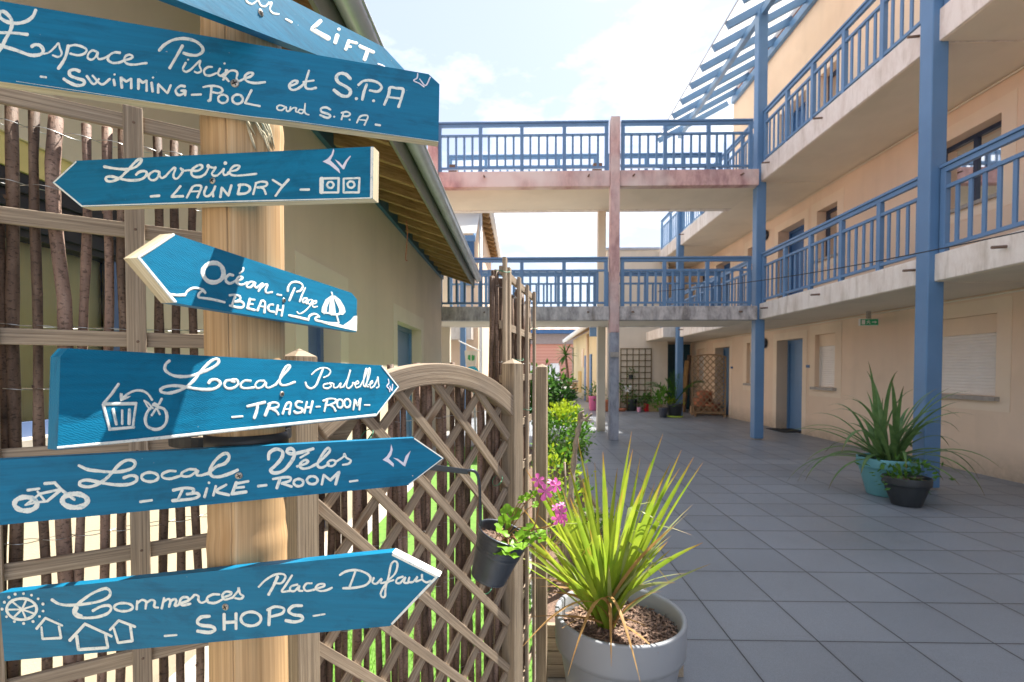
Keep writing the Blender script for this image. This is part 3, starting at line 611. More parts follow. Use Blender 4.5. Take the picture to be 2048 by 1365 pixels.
m = MB(); m.beam((XEV + .06, (YE - 2.9) / 2, zr(XEV) + .09), (-4.8, (YE - 2.9) / 2, zr(-4.8) + .09), YE + 3.0, .035, (0, 1, 0)); m.build('roof_covering', TERRA, cot)
m = MB(); m.box(XEV + .022, XEV + .045, -2.9, YE + .02, ZEV - .12, ZEV + .06); m.build('fascia_board', m_plain('olive_grey_board', (.20, .20, .16), .6), cot)
m = MB(); n = 10; gv = []
for yy in (-2.9, YE + .05):
    for k in range(n + 1):
        a = math.pi + math.pi * k / n; gv.append((XEV + .115 + .068 * math.cos(a), yy, ZEV + .075 + .075 * math.sin(a)))
    for k in range(n + 1):
        a = 2 * math.pi - math.pi * k / n; gv.append((XEV + .115 + .064 * math.cos(a), yy, ZEV + .077 + .071 * math.sin(a)))
N2 = 2 * (n + 1); m.add(gv, [(k, (k + 1) % N2, N2 + (k + 1) % N2, N2 + k) for k in range(N2)] + [tuple(range(N2))[::-1], tuple(range(N2, 2 * N2))], None, 0, True)
m.tube([(XEV + .183, -2.9, ZEV + .082), (XEV + .183, YE + .05, ZEV + .082)], .009, 6); m.build('gutter', ZINC, cot)
m = MB(); pp = onY(813, 452, 5.6); qq = onY(813, 522, 5.6); m.tube(sm3([(pp[0], 5.6, 3.12), (pp[0] + .01, 5.6, (pp[2] + qq[2]) / 2 + .1), (pp[0] - .01, 5.6, qq[2] + .03), (pp[0] + .01, 5.6, qq[2])]), .006, 6); tag(m.build('cord', TERRA), 'thin reddish cord hanging from the cottage eaves', 'cord')

# ------------------------------------------------------------------ rear wing and yellow annex at the end of the courtyard
wg = thing('rear_building', 'flat topped beige end wing with a square trellis on its wall', 'building', (4.2, 18, 0))
m = MB(); m.box(3.05, 5.2, 17.72, 19.2, 0, 5.70); m.box(5.202, 6.29, 18.55, 19.2, 0, 5.70); m.build('wall', WALL_W, wg)
m = MB(); m.box(3.0, 6.29, 17.68, 19.25, 5.702, 5.78); m.build('coping', ZINC, wg)
m = MB(); m.box(5.25, 5.74, 18.50, 18.545, .01, 2.4); m.build('door', TEAL, wg, bevel=.006)
m = MB(); m.box(5.75, 6.25, 18.50, 18.545, .01, 2.4); m.build('door', TEAL, wg, bevel=.006)
m = MB(); m.box(3.12, 3.3, 17.69, 17.718, 1.5, 1.95); m.build('meter_cabinet', WHITE, wg)
m = MB(); m.box(3.13, 3.28, 17.55, 17.718, 1.02, 1.38); m.build('mailbox', BLACK, wg, bevel=.02)
an = thing('annex_building', 'low yellow rendered annex with blue doors and white gutter at the far left end', 'building', (3.6, 25, 0))
m = MB(); m.box(3.08, 8, 19.26, 29.5, 0, 3.25); m.build('wall', WALL_Y, an)
m = MB(); m.beam((2.6, 24.3, 3.18), (6.2, 24.3, 4.9), 10.6, .09, (0, 1, 0)); m.build('roof', RAFT, an)
m = MB(); m.tube([(2.55, 19.2, 3.2), (2.55, 29.7, 3.2)], .1, 10); m.build('gutter', WHITE, an)
m = MB(); m.tube(sm3([(2.56, 29.2, 3.1), (2.62, 29.2, 2.85), (3.0, 29.2, 2.75), (3.03, 29.2, 2.5), (3.03, 29.2, .02)]), .05, 8); m.build('downpipe', SILL, an)
m = MB(); m.box(2.64, 3.075, 19.2, 19.3, 2.75, 3.4); m.build('bargeboard', BLUE, an)
for yy in (21.6, 23.4):
    m = MB(); m.box(3.03, 3.078, yy, yy + .55, .02, 2.15); m.build('door', DBLUE, an)
m = MB(); m.tube([(3.02, 22.7, .01), (3.02, 22.7, 3.1)], .06, 8); m.build('downpipe', WALL_RB, an)
m = MB(); m.box(3.04, 3.078, 25.4, 26.6, .3, 1.4); m.build('shutter_panel', m_plain('ochre_panel', (.60, .38, .10), .7), an)
m = MB(); m.box(3.04, 3.078, 24.4, 25.1, 1.6, 2.5)
for k in range(6): m.box(3.02, 3.039, 24.4, 25.1, 1.66 + k * .13, 1.72 + k * .13)
m.build('louvre', WALL_RB, an)

# ------------------------------------------------------------------ building seen under the bridge on the left
lb = thing('rear_cottage', 'pale two storey house with brown rafter eaves beyond the footbridge', 'house', (-2.5, 18, 0))
m = MB(); m.box(-5.5, -1.3, 15.0, 21.5, 0, 6.35); m.build('wall', WALL_R, lb)
m = MB(); m.beam((-.98, 18.2, 6.32), (-4.4, 18.2, 7.7), 7.4, .1, (0, 1, 0)); m.build('roof', m_plain('brown_soffit_board', (.22, .12, .07), .7), lb)
for k in range(12):
    m = MB(); yy = 14.7 + k * .6; m.beam((-1.0, yy, 6.19), (-1.32, yy, 6.32), .1, .12, (0, 1, 0)); m.build('rafter', RAFT, lb)
m = MB(); m.tube([(-.93, 14.5, 6.33), (-.93, 21.9, 6.33)], .085, 10); m.build('gutter', WHITE, lb)
m = MB(); m.beam((-2.35, 13.75, 5.24), (-2.35, 15.0, 6.2), 2.2, .03, (1, 0, 0)); m.build('canopy_sheet', CANOPY, lb)
m = MB(); m.box(-3.4, -1.28, 13.78, 13.86, 5.02, 5.18); m.build('canopy_beam', BLUE, lb)
m = MB(); m.box(-1.70, -1.55, 13.74, 13.89, .004, 5.018); m.build('canopy_post', BLUE, lb)
m = MB(); m.beam((-1.32, 13.88, 5.14), (-1.32, 15.0, 6.0), .06, .14, (1, 0, 0)); m.build('rafter', BLUE, lb)
m = MB(); m.tube([(-1.22, 14.9, .02), (-1.22, 14.9, 6.2)], .05, 8); m.build('downpipe', WHITE, lb)
m = MB(); m.box(-1.75, -1.42, 14.95, 14.998, 4.0, 5.4); m.build('window', DBLUE, lb)
m = MB(); m.box(-2.9, -1.45, 14.4, 14.998, 2.35, 2.72); m.build('balcony_slab', FASC, lb)

# ------------------------------------------------------------------ far building with tiled roof
fb = thing('brick_building', 'distant pink brick building with tiled roof and blue trim', 'building', (4, 50, 0))
m = MB(); m.box(-2.5, 13, 48, 60, 0, 4.0); m.build('wall', BRICK, fb)
m = MB(); m.box(-2.5, 13, 47.6, 60, 4.0, 5.2); m.build('upper_wall', GREYB, fb)
m = MB(); m.box(-2.5, 13, 46.6, 47.59, 4.95, 5.3); m.build('fascia_board', DBLUE, fb)
m = MB(); m.add([(-3, 46.5, 5.3), (13, 46.5, 5.3), (11, 54, 8.0), (4.2, 54, 8.0), (-3, 60, 5.3), (13, 60, 5.3)], [(0, 1, 2, 3), (0, 3, 4), (3, 2, 5, 4), (1, 5, 2)]); m.build('roof', ROOFT, fb)
m = MB(); q0, q1, q2 = onY(1108, 668, 50), onY(1140, 657, 50), onY(1166, 660, 50)
m.slab([(q0[0], 6.0), (9.5, 6.0), (9.5, 6.3), (7.0, 7.4), (q0[0], 6.1)], (0, 49.5, 0), (1, 0, 0), (0, 0, 1), (0, -1, 0), 1.0, 0, 0); m.build('gable', m_plain('blue_grey_glazing', (.35, .42, .52), .3), fb)
m = MB(); m.beam((q0[0], 49.3, 6.15), (7.0, 49.3, 7.5), .3, .25, (0, 1, 0)); m.beam((7.0, 49.3, 7.5), (9.6, 49.3, 6.3), .3, .25, (0, 1, 0)); m.box(6.3, 6.6, 49.1, 49.4, 6.0, 7.3); m.build('gable_trim', DBLUE, fb)
m = MB(); a, b = onY(1101, 727, 47.9), onY(1118, 733, 47.9); m.box(a[0], b[0], 47.9, 47.99, b[2], a[2]); m.build('window', WHITE, fb)
m = MB(); m.box(-4, 3.4, 44, 44.3, 0, 1.9); tag(m.build('boundary_wall', m_plain('white_wall_paint', (.7, .7, .72), .8)), 'low white boundary wall in front of the brick building', 'wall')
# ------------------------------------------------------------------ sign post
PX, PY, PR = -0.3469, 0.6170, 0.0448
pole = thing('sign_post', 'smooth pale wooden pole carrying seven blue direction signs', 'post', (PX, PY, 0))
def zpx(y): return HC + (742 - y) / 990 * .617
prof = []; zn = [zpx(y) for y in (1085, 262)] + [2.30, .62, .08]
z = -.02
while z < 2.5:
    r = PR + .0006 * math.sin(z * 9)
    for q in zn: r += .0014 * math.exp(-((z - q) / .012) ** 2) + .0008 * math.exp(-((z - q + .03) / .03) ** 2) - .0006 * math.exp(-((z - q - .02) / .006) ** 2)
    prof.append((r, z)); z += .008
th0 = math.atan2(-.93, .36) - .26   # crack facing the camera, left of the middle
angs = sorted([2 * math.pi * k / 72 for k in range(72)] + [(th0 + e) % (2 * math.pi) for e in (-.016, 0, .016)])
def prf(r, a, z):
    d = abs((a - th0 + math.pi) % (2 * math.pi) - math.pi); e = .010 * math.sin(z * 4)
    return r - (.004 if d < .006 and 1.0 < z < 2.0 else 0) + .0004 * math.sin(a * 5 + z * 2)
m = MB(); m.lathe(prof, (PX, PY, 0), angs, None, 0, True, prf)
m.build('pole', BAMBOO, pole)
m = MB(); rr = random.Random(3)
for k in range(16):   # torn fibres at the upper node
    a = math.atan2(-.80, .60) + rr.uniform(-.28, .55); z0 = zpx(262) + rr.uniform(-.012, .004); ln = rr.uniform(.012, .03); da = rr.uniform(.05, .35)
    m.tube([(PX + (PR + .0022) * math.cos(a + da * t), PY + (PR + .0022 + .002 * math.sin(t * 3)) * math.sin(a + da * t), z0 - ln * t) for t in (0, .35, .7, 1)], [.0007, .0013, .001, .0003], 5)
m.build('torn_fibre', RAWE, pole)

# ------------------------------------------------------------------ direction signs: outlines and lettering measured on the boards
TH = .0135
def board(name, label, alpha, outline, edges, mats, screw, lines, border=(), z_loc=None, screw_px=9, extra=None):
    al = math.radians(alpha); n = np.array([math.sin(al), -math.cos(al), 0]); u = np.array([math.cos(al), math.sin(al), 0]); p0 = np.array([PX, PY, 0]) + n * (PR + TH + .0035)
    P = [onPl(x, y, p0, n) for x, y in outline]; c = sum(P) / len(P)
    t = thing('direction_sign', label, 'sign', (PX + n[0] * PR, PY + n[1] * PR, c[2]), 'blue hand painted direction signs on the pole')
    m = MB(); m.slab([((p - p0) @ u, p[2]) for p in P], (p0[0], p0[1], 0), u, (0, 0, 1), n, TH, 0, edges)
    b = m.build('board', mats, t, bevel=.0008, seg=1)
    kk = [0]
    def stroke(mb, pts, wpx, closed, sharp, mi=0):
        kk[0] += 1; base = .00006 + kk[0] * .000005; H = .00028
        if closed: pts = pts + [pts[0]] if sharp else pts
        D = smooth(pts, closed and not sharp, 7) if not sharp else [np.array(p, float) for p in pts]
        if sharp:
            E = [D[0]]
            for a, b2 in zip(D, D[1:]): E += [a + (b2 - a) * q for q in (.04, .5, .96)] + [b2]
            D = E
        D = [q for i, q in enumerate(D) if i == 0 or np.hypot(*(q - D[i - 1])) > .05]
        if len(D) < 2: return
        secs = []; M_ = len(D); w2 = wpx * .46; ph = rnd.uniform(0, 6)
        for i, q in enumerate(D):
            tq = D[min(i + 1, M_ - 1)] - D[max(i - 1, 0)]
            if closed and not sharp and i in (0, M_ - 1): tq = D[1] - D[-2]
            tq = tq / (np.hypot(*tq) + 1e-9); secs.append((q, tq, w2 * (1 + .10 * math.sin(i * .35 + ph) + .05 * math.sin(i * 1.3 + ph) + .03 * math.sin(i * 3.1))))
        if not closed:
            q, tq, ww = secs[0]; secs = [(q - tq * ww * math.sin(a) * .85, tq, ww * math.cos(a)) for a in (1.5, 1.0, .5)] + secs
            q, tq, ww = secs[-1]; secs = secs + [(q + tq * ww * math.sin(a) * .85, tq, ww * math.cos(a)) for a in (.5, 1.0, 1.5)]
        vs = []; fs = []
        for i, (q, tq, ww) in enumerate(secs):
            nq = np.array([-tq[1], tq[0]])
            for f, hh in ((-1, 0), (-.72, .8), (0, 1), (.72, .8), (1, 0)):
                pp = q + nq * ww * f; vs.append(onPl(pp[0], pp[1], p0 + n * (base + H * hh + .0000004 * i), n))
        for i in range(len(secs) - 1):
            for k in range(4): fs.append((5 * i + k, 5 * i + 5 + k, 5 * i + 6 + k, 5 * i + 1 + k))
        mb.add(vs, fs, None, mi, True)
    def parse(mb, txt):
        s = 1; ox = oy = 0
        for ln in txt.strip().splitlines():
            ln = ln.strip()
            if not ln: continue
            if ln[0] == '@': ox, oy, s = map(float, ln[1:].split()); continue
            h, body = ln.split(':'); kind = h[0] if h[0].isalpha() else ''; wv = float(h[len(kind):] or 1) / s
            if kind == 'e':
                a = [float(x) for x in body.replace(',', ' ').split()]; cx, cy, rx, ry = a[:4]; ro = math.radians(a[4] if len(a) > 4 else 0)
                pts = [(cx + rx * math.cos(q) * math.cos(ro) - ry * math.sin(q) * math.sin(ro), cy + rx * math.cos(q) * math.sin(ro) + ry * math.sin(q) * math.cos(ro)) for q in np.linspace(0, 2 * math.pi, 17)[:-1]]
                stroke(mb, [(ox + x / s, oy + y / s) for x, y in pts], wv, True, False); continue
            pts = [tuple(float(v) for v in q.split(',')) for q in body.split()]; pts = [(ox + x / s, oy + y / s) for x, y in pts]
            if kind == 'd':
                for x, y in pts: stroke(mb, [(x - wv * .18, y), (x + wv * .18, y)], wv * 1.8, False, False)
            elif kind == 'p':
                kk[0] += 1; mb.poly([onPl(x, y, p0 + n * (.00022 + kk[0] * .000005), n) for x, y in pts])
            else: stroke(mb, pts, wv, kind == 'c', kind == 's')
    for nm, mt, txt in lines:
        mb = MB(); parse(mb, txt); mb.build(nm, mt, t)
    if border: mb = MB(); parse(mb, border); mb.build('painted_border', WHITEP, t)
    sx, sy = screw; sp = onPl(sx, sy, p0, n); up = np.array([0, 0, 1.0]); dep = (sp - _C) @ _F; r = screw_px * dep / F_PX / 2
    M3 = Matrix((Vector(u), Vector(up), Vector(n))).transposed()
    m = MB(); m.lathe([(r, -.0015), (r, .0004), (r * .75, .0011), (0, .0013)], sp, 20, M3)
    for a in (.5, .5 + math.pi / 2):
        m.obox(sp + n * .0013, u * math.cos(a) + up * math.sin(a), -u * math.sin(a) + up * math.cos(a), n, r * .62, r * .13, .0004, 1)
    m.build('screw', [SCREW, SLOT], t)
    return t

board('lift', 'topmost blue sign lettered LIFT, cut off by the top of the photo', 74.75,
  [(250, -39.5), (606, 99), (775, 166), (835, 168), (767, 94.5), (250, -169.6)], 0, [SGN1, SGN1, RAWE], (521.4, 25.9),
  [('lettering', WHITEP, '''@450 0 4.551
20: 185,-20 200,20 245,40 290,10 310,-25
20: 300,0 325,52 368,60 400,25
20: 396,40 425,28 408,88 440,125 490,132
26: 555,178 605,205
s46: 870,192 792,268 942,352
42: 1022,325 1002,392
d20: 1035,270
s36: 1128,375 1098,452
28: 1125,378 1200,396
24: 1112,424 1145,430
32: 1228,424 1352,478
36: 1300,460 1270,545'''), ('arrow_mark', LILAC, '''@450 0 4.551
16: 1395,585 1440,602 1470,630''')], '', screw_px=14)

board('espace', 'widest blue sign, reading Espace Piscine et SPA, swimming pool', 15.75,
  [(-150, 142.8), (877, 284.5), (879, 169), (857, 148.5), (-150, -23.6)], [1, 0, 0, 0, 0], [SGN1, RAWE], (469.8, 167.4),
  [('lettering', WHITEP, '''@0 0 4.551
36: 325,95 300,150 250,190 180,212 110,212 50,195 5,165 -8,135 5,110 35,108 75,140 105,185 108,235 88,295 55,350 15,430 -20,480
30: -20,298 120,302 250,316
34: -25,400 20,420 150,460 260,500 330,505 380,490 393,455 362,415 315,410 290,425
20: 400,492 450,477 505,425 533,395 545,440 562,482 553,510 525,520 480,505
32: 622,420 600,510 570,570 532,625
24: 612,428 680,412 750,428 788,455 768,490 710,505 640,490
22: 880,472 840,462 806,490 800,530 835,545 870,520 890,477 887,520 905,540 950,530 985,510
25: 1092,482 1040,480 992,510 985,550 1030,575 1090,570 1130,552
23: 1130,552 1190,535 1207,515 1178,500 1142,515 1132,555 1165,585 1230,590 1300,580 1335,577
30: 1450,460 1500,408 1580,365 1680,353 1780,378 1840,430 1842,475 1790,505 1720,500 1672,485
30: 1660,420 1610,510 1545,622
22: 1690,575 1665,630 1690,655 1730,640 1772,600
d12: 1712,545
20: 1772,600 1822,555 1816,600 1832,645 1802,665 1772,655
22: 1932,612 1895,612 1860,640 1866,680 1910,690 1970,668
22: 2002,628 1985,670 2008,692 2045,668 2070,640
d12: 2043,580
@450 0 4.551
22: 10,640 0,690 -15,728
22: -8,698 40,650 88,645 113,668 105,715 125,740 168,722
24: 170,718 230,700 257,670 217,665 180,700 200,740 270,758 365,750
24: 585,788 650,762 657,740 620,740 585,778 600,815 642,818 692,790 735,745
24: 765,645 737,740 737,800 780,812 828,802
22: 712,748 808,735
32: 1142,720 1102,680 1050,670 1015,700 1030,750 1100,790 1142,830 1122,875 1060,872 992,822
26: 1215,775 1260,740 1330,735 1400,760 1425,800 1390,835 1318,825
28: 1290,770 1265,840 1250,910
28: 1450,955 1490,860 1503,800 1560,805 1620,815 1610,880 1580,975
22: 1480,885 1600,900
d17: 1197,900 1352,920
@0 0 4.551
24: 370,700 420,706
32: 722,650 680,635 635,650 640,690 700,715 760,735 762,770 700,780 630,752 580,720
24: 790,695 852,768 900,722
24: 842,690 925,770 1000,722
24: 1035,728 1045,778
d12: 1042,680
s26: 1110,800 1100,708 1150,745 1195,718 1195,805
s26: 1260,812 1260,722 1300,755 1335,735 1335,830
24: 1380,755 1390,835
d12: 1392,708
s25: 1440,845 1440,768 1525,850 1555,778
25: 1682,788 1640,785 1600,825 1620,865 1660,860 1690,830 1650,828
22: 1690,835 1685,870
20: 1745,865 1830,862
22: 1850,795 1900,785 1960,785 2010,800 2025,830 1990,850 1940,842
26: 1925,795 1915,905 1897,920
e22: 2030,902 44,38
@450 0 4.551
e24: 115,905 48,42
s22: 242,822 215,875 182,940 250,955 318,968
17: 540,970 500,960 475,975 480,1000 520,1005 555,975 560,1010 585,1012 597,975
17: 592,1008 620,985 648,987 645,1015 668,1025
16: 710,1003 680,1000 668,1022 700,1035 722,1000 730,945
16: 730,960 725,1020 745,1042 763,1046
22: 960,1000 920,980 875,990 880,1020 940,1040 960,1060 930,1075 866,1050
18: 1060,1030 1110,1020 1140,1040 1115,1060 1070,1058
18: 1080,1025 1060,1090
18: 1200,1120 1235,1060 1300,1060 1270,1140
15: 1225,1092 1285,1098
20: 1370,1136 1412,1143
d10: 995,1065 1135,1092
24: -30,690 10,715 35,742
30: -20,66 18,48 42,32'''), ('arrow_mark', LILAC, '''@450 0 4.551
13: 1755,670 1748,712 1718,736 1770,762 1812,792
13: 1772,722 1826,780 1868,706''')], '''@450 0 4.551
5: -1900,742 0,1030 700,1115 1940,1290''', screw_px=16)

board('laverie', 'blue arrow sign reading Laverie, Laundry, pointing left with two washing machines', -8.5,
  [(162.6, 414.4), (745.7, 397.7), (747, 293.5), (151.6, 322), (104.6, 365.6)], [1, 1, 0, 1, 1], [SGN1, RAWE], (425.3, 362),
  [('lettering', WHITEP, '''@180 270 6.827
40: 195,435 300,455 420,468 520,470 620,440 680,390 705,345 690,330 650,345 590,400 540,460 480,520 430,570 370,610 300,635 240,632 215,600 240,572 310,572 400,597 520,620 640,620 720,597 770,550 770,510 730,495 670,510 630,545
34: 930,502 880,495 820,530 800,575 830,615 890,615 930,570 945,500 950,560 985,590 1040,560
32: 1030,568 1100,490 1150,450 1165,470 1140,540 1150,590 1195,595 1250,530 1270,480 1237,458
30: 1240,465 1270,490 1340,485 1380,485
36: 1385,490 1470,490 1530,450 1520,415 1470,420 1400,470 1385,530 1420,570 1500,575 1570,540
32: 1570,540 1600,490 1625,430 1608,415 1602,437 1630,437 1680,450 1715,445 1690,490 1665,530 1690,560 1740,555
30: 1740,555 1800,500 1830,465 1820,520 1840,550 1900,530
d28: 1850,387
@460 270 6.827
32: -28,520 10,498 90,480 130,435 105,418 50,430 5,480 0,530 50,555 150,555 360,533
@180 270 6.827
38: 830,842 945,832
s38: 1235,702 1180,770 1112,845 1270,838
34: 1320,860 1380,750 1410,705 1470,690 1520,710 1490,800 1465,855
28: 1385,775 1500,770
34: 1590,712 1560,790 1575,835 1630,830 1690,760 1710,705
34: 1705,715 1680,780 1682,840
s40: 1780,850 1800,722 1890,830 1930,692
@460 270 6.827
40: 140,675 107,808
38: 118,690 200,680 265,710 267,760 210,800 110,808
36: 358,655 317,812
34: 350,660 430,640 500,652 500,690 440,715 372,720
34: 420,715 462,742 490,808
36: 582,615 700,690
36: 800,612 705,718 622,835
40: 962,750 1078,748'''), ('pictogram', WHITEP, '''@460 270 6.827
s60: 1252,600 1248,785
s32: 1235,598 1485,592 1478,788 1235,788
e32: 1370,685 44,42
s32: 1552,598 1768,590 1758,787 1552,787 1552,598
e32: 1652,680 47,44'''), ('arrow_mark', LILAC, '''@460 270 6.827
p1: 1410,190 1425,215 1412,270 1372,350 1440,415 1490,470 1505,530 1450,482 1360,412 1265,365 1330,330 1385,268
p1: 1430,335 1490,370 1535,420 1580,350 1640,285 1652,292 1600,372 1560,470 1540,470 1480,402''')],
  '''@0 0 1
s3.2: 152,324 107,365.6 163,412
2.6: 163,412.6 300,408.2 460,403.4 600,400 742,396.3
s6: 744,296.5 742.6,395''', screw_px=13)

board('ocean', 'blue arrow sign reading Ocean Plage, Beach, with parasol and waves', 79.75,
  [(347, 606), (712.8, 665), (714, 599.4), (703, 586), (345, 467.6), (273.3, 516)], [0, 0, 0, 0, 1, 1], [SGN2, RAWE], (567.7, 601),
  [('lettering', WHITEP, '''@240 460 6.827
c64: 1412,570 1385,500 1330,460 1250,455 1180,485 1135,550 1142,630 1200,700 1290,718 1365,690 1408,635
@440 500 6.827
40: 180,350 130,340 85,380 85,430 140,460 220,420
34: 215,432 290,405 305,380 260,370 225,410 230,450 290,480 370,450
28: 318,248 312,288 268,322
32: 470,447 420,440 370,475 370,510 420,510 480,450 472,500 500,522
32: 500,520 580,460 560,505 525,568
32: 545,530 610,480 648,480 622,550 640,590 710,580
32: 782,614 838,622
32: 925,565 932,510 970,455 1040,440 1110,465 1128,510 1100,558 1050,575
34: 1020,522 985,600 946,695
26: 1165,522 1120,620 1087,710
24: 1188,662 1150,665 1125,700 1140,725 1180,690 1192,662 1172,718 1182,738
22: 1250,682 1215,690 1200,730 1230,745 1265,690 1240,750 1180,820 1110,870 1072,872 1052,850
22: 1262,745 1310,730 1315,700 1280,710 1260,755 1280,785 1330,776
36: 205,642 180,710 167,758
34: 132,622 200,615 268,640 268,682 205,710
36: 200,712 290,710 325,750 300,790 220,785 135,762
36: 408,672 375,798
30: 405,680 472,686
28: 390,740 448,745
34: 375,800 472,825
34: 512,830 545,750 567,702 600,705 615,740 605,858
24: 540,775 600,780
34: 725,752 680,755 655,800 680,840 738,850
32: 790,762 765,883
32: 865,762 840,903
28: 785,820 850,830'''), ('pictogram', WHITEP, '''@240 460 6.827
44: 655,880 780,895 885,890
36: 890,890 920,840 990,800 1070,800 1130,820 1165,863
36: 1130,832 1080,870 1075,920 1130,932 1250,948 1430,990
@440 500 6.827
38: 942,897 1060,922 1195,955
34: 1205,962 1220,910 1270,880 1320,885 1352,918
34: 1338,915 1302,937 1312,965 1380,980 1480,1000 1600,1008
p1: 1440,992 1580,997 1680,1032 1780,962 1830,905 1874,900 1869,1113 1700,1075 1500,1030 1380,995
p1: 1527,618 1440,680 1390,790 1385,850 1420,882 1455,860 1465,780 1500,690 1535,640
p1: 1532,630 1500,700 1485,850 1520,902 1582,870 1570,760 1555,680 1545,630
p1: 1540,630 1580,710 1622,800 1628,840 1610,880 1680,890 1715,850 1700,780 1640,680 1570,625
30: 1425,860 1480,868 1540,885 1620,885
22: 1523,582 1537,630
30: 1588,882 1620,1000''')],
  '''@0 0 1
s7: 347,470 277.5,516 349,603
4: 349,603.2 352,604''', screw_px=10)

board('poubelles', 'blue arrow sign reading Local Poubelles, Trash Room, with bin and bag', 69.75,
  [(115, 900.4), (751.4, 834.5), (799, 774.3), (764.6, 731.2), (136, 697), (121, 713.7)], [1, 2, 0, 0, 0, 0], [SGN2, RAWE, WHITEP], (563.8, 788.3),
  [('lettering', WHITEP, '''@180 690 6.204
40: 985,200 942,240 930,300 970,350 1050,385 1150,395 1260,385 1380,345 1500,295 1580,240 1595,192 1560,177 1490,212 1410,290 1350,360 1290,440 1200,520 1100,570 980,600 892,587 880,552 940,520 1050,507 1180,522 1300,545 1430,557 1540,547 1605,505 1610,462 1560,432 1500,442 1472,475
34: 1752,440 1690,450 1665,500 1700,540 1770,540 1830,500 1830,450 1790,430 1745,445 1790,462
32: 1992,450 1920,447 1870,490 1880,530 1940,542 2030,532
@480 680 6.204
28: 300,512 230,515 190,560 210,600 270,590 320,532 320,580 360,597 440,560
32: 440,560 520,460 590,380 620,332 600,317 560,350 510,440 490,510 510,560 580,562 680,525
22: 890,432 940,385 1010,352 1080,355 1120,390 1100,440 1040,470
30: 1030,362 985,470 940,570 880,605 830,580 812,532
24: 1090,545 1040,560 1040,597 1090,605 1130,575 1112,540 1152,545
22: 1160,547 1165,595 1210,590 1250,542 1240,595 1282,585
22: 1282,585 1340,480 1370,372 1335,500 1320,580 1350,605 1390,570 1400,535 1422,545
20: 1422,560 1470,540 1460,515 1430,545 1440,597 1490,580
20: 1490,580 1550,460 1575,372 1560,367 1540,450 1530,560 1550,585
20: 1550,585 1600,460 1615,372 1600,362 1580,470 1570,570 1590,585
20: 1600,560 1640,540 1640,512 1615,540 1620,600 1662,580
20: 1662,580 1700,500 1710,462 1715,530 1722,580 1696,600
30: 1545,812 1545,812
40: 92,828 308,777
40: 220,805 205,890 176,972
40: 370,795 312,938
30: 350,800 420,780 475,797 460,840 362,860
34: 400,860 450,890 475,928
32: 530,918 560,830 590,787 630,790 620,860 610,923
24: 550,865 615,860
34: 770,777 720,770 690,800 710,840 770,860 760,900 700,910 672,890
32: 830,772 797,908
32: 900,767 867,908
28: 815,845 885,840
28: 947,835 993,832
30: 1080,752 1060,830 1046,888
28: 1035,760 1100,735 1180,740 1180,780 1110,810 1082,815
30: 1120,810 1160,840 1183,883
e28: 1240,795 38,52
e28: 1330,790 38,52
s28: 1405,870 1425,742 1455,820 1495,727 1480,870
26: 1547,812 1608,812
@180 690 6.204
30: 1765,900 1893,890'''), ('pictogram', WHITEP, '''@180 690 6.204
s42: 355,487 270,610 165,735 570,730
s44: 165,742 200,880 245,1045
s36: 240,1050 545,1022
s36: 575,722 550,880 532,1022
40: 286,802 328,988
36: 400,812 400,983
46: 490,805 486,980
32: 770,682 720,612 650,572 560,570 470,610 400,670
p1: 370,600 405,605 412,650 510,635 470,665 378,705 368,650
40: 762,770 710,840 687,930 712,1010 800,1050 890,1030 945,960 953,870 920,800 850,772
24: 672,690 720,722 782,790
24: 674,694 718,770 752,800
32: 890,672 850,740 800,725
48: 785,742 838,760
32: 820,790 767,875
32: 832,792 866,862'''), ('arrow_mark', LILAC, '''@480 680 6.204
16: 1840,490 1846,540 1822,580 1850,612 1858,645
16: 1858,577 1883,632 1893,552''')],
  '''@0 0 1
6.5: 116,896 300,878.4 500,857 751,830.5
s3: 752,832 796.5,774.3 764,733''', screw_px=11)

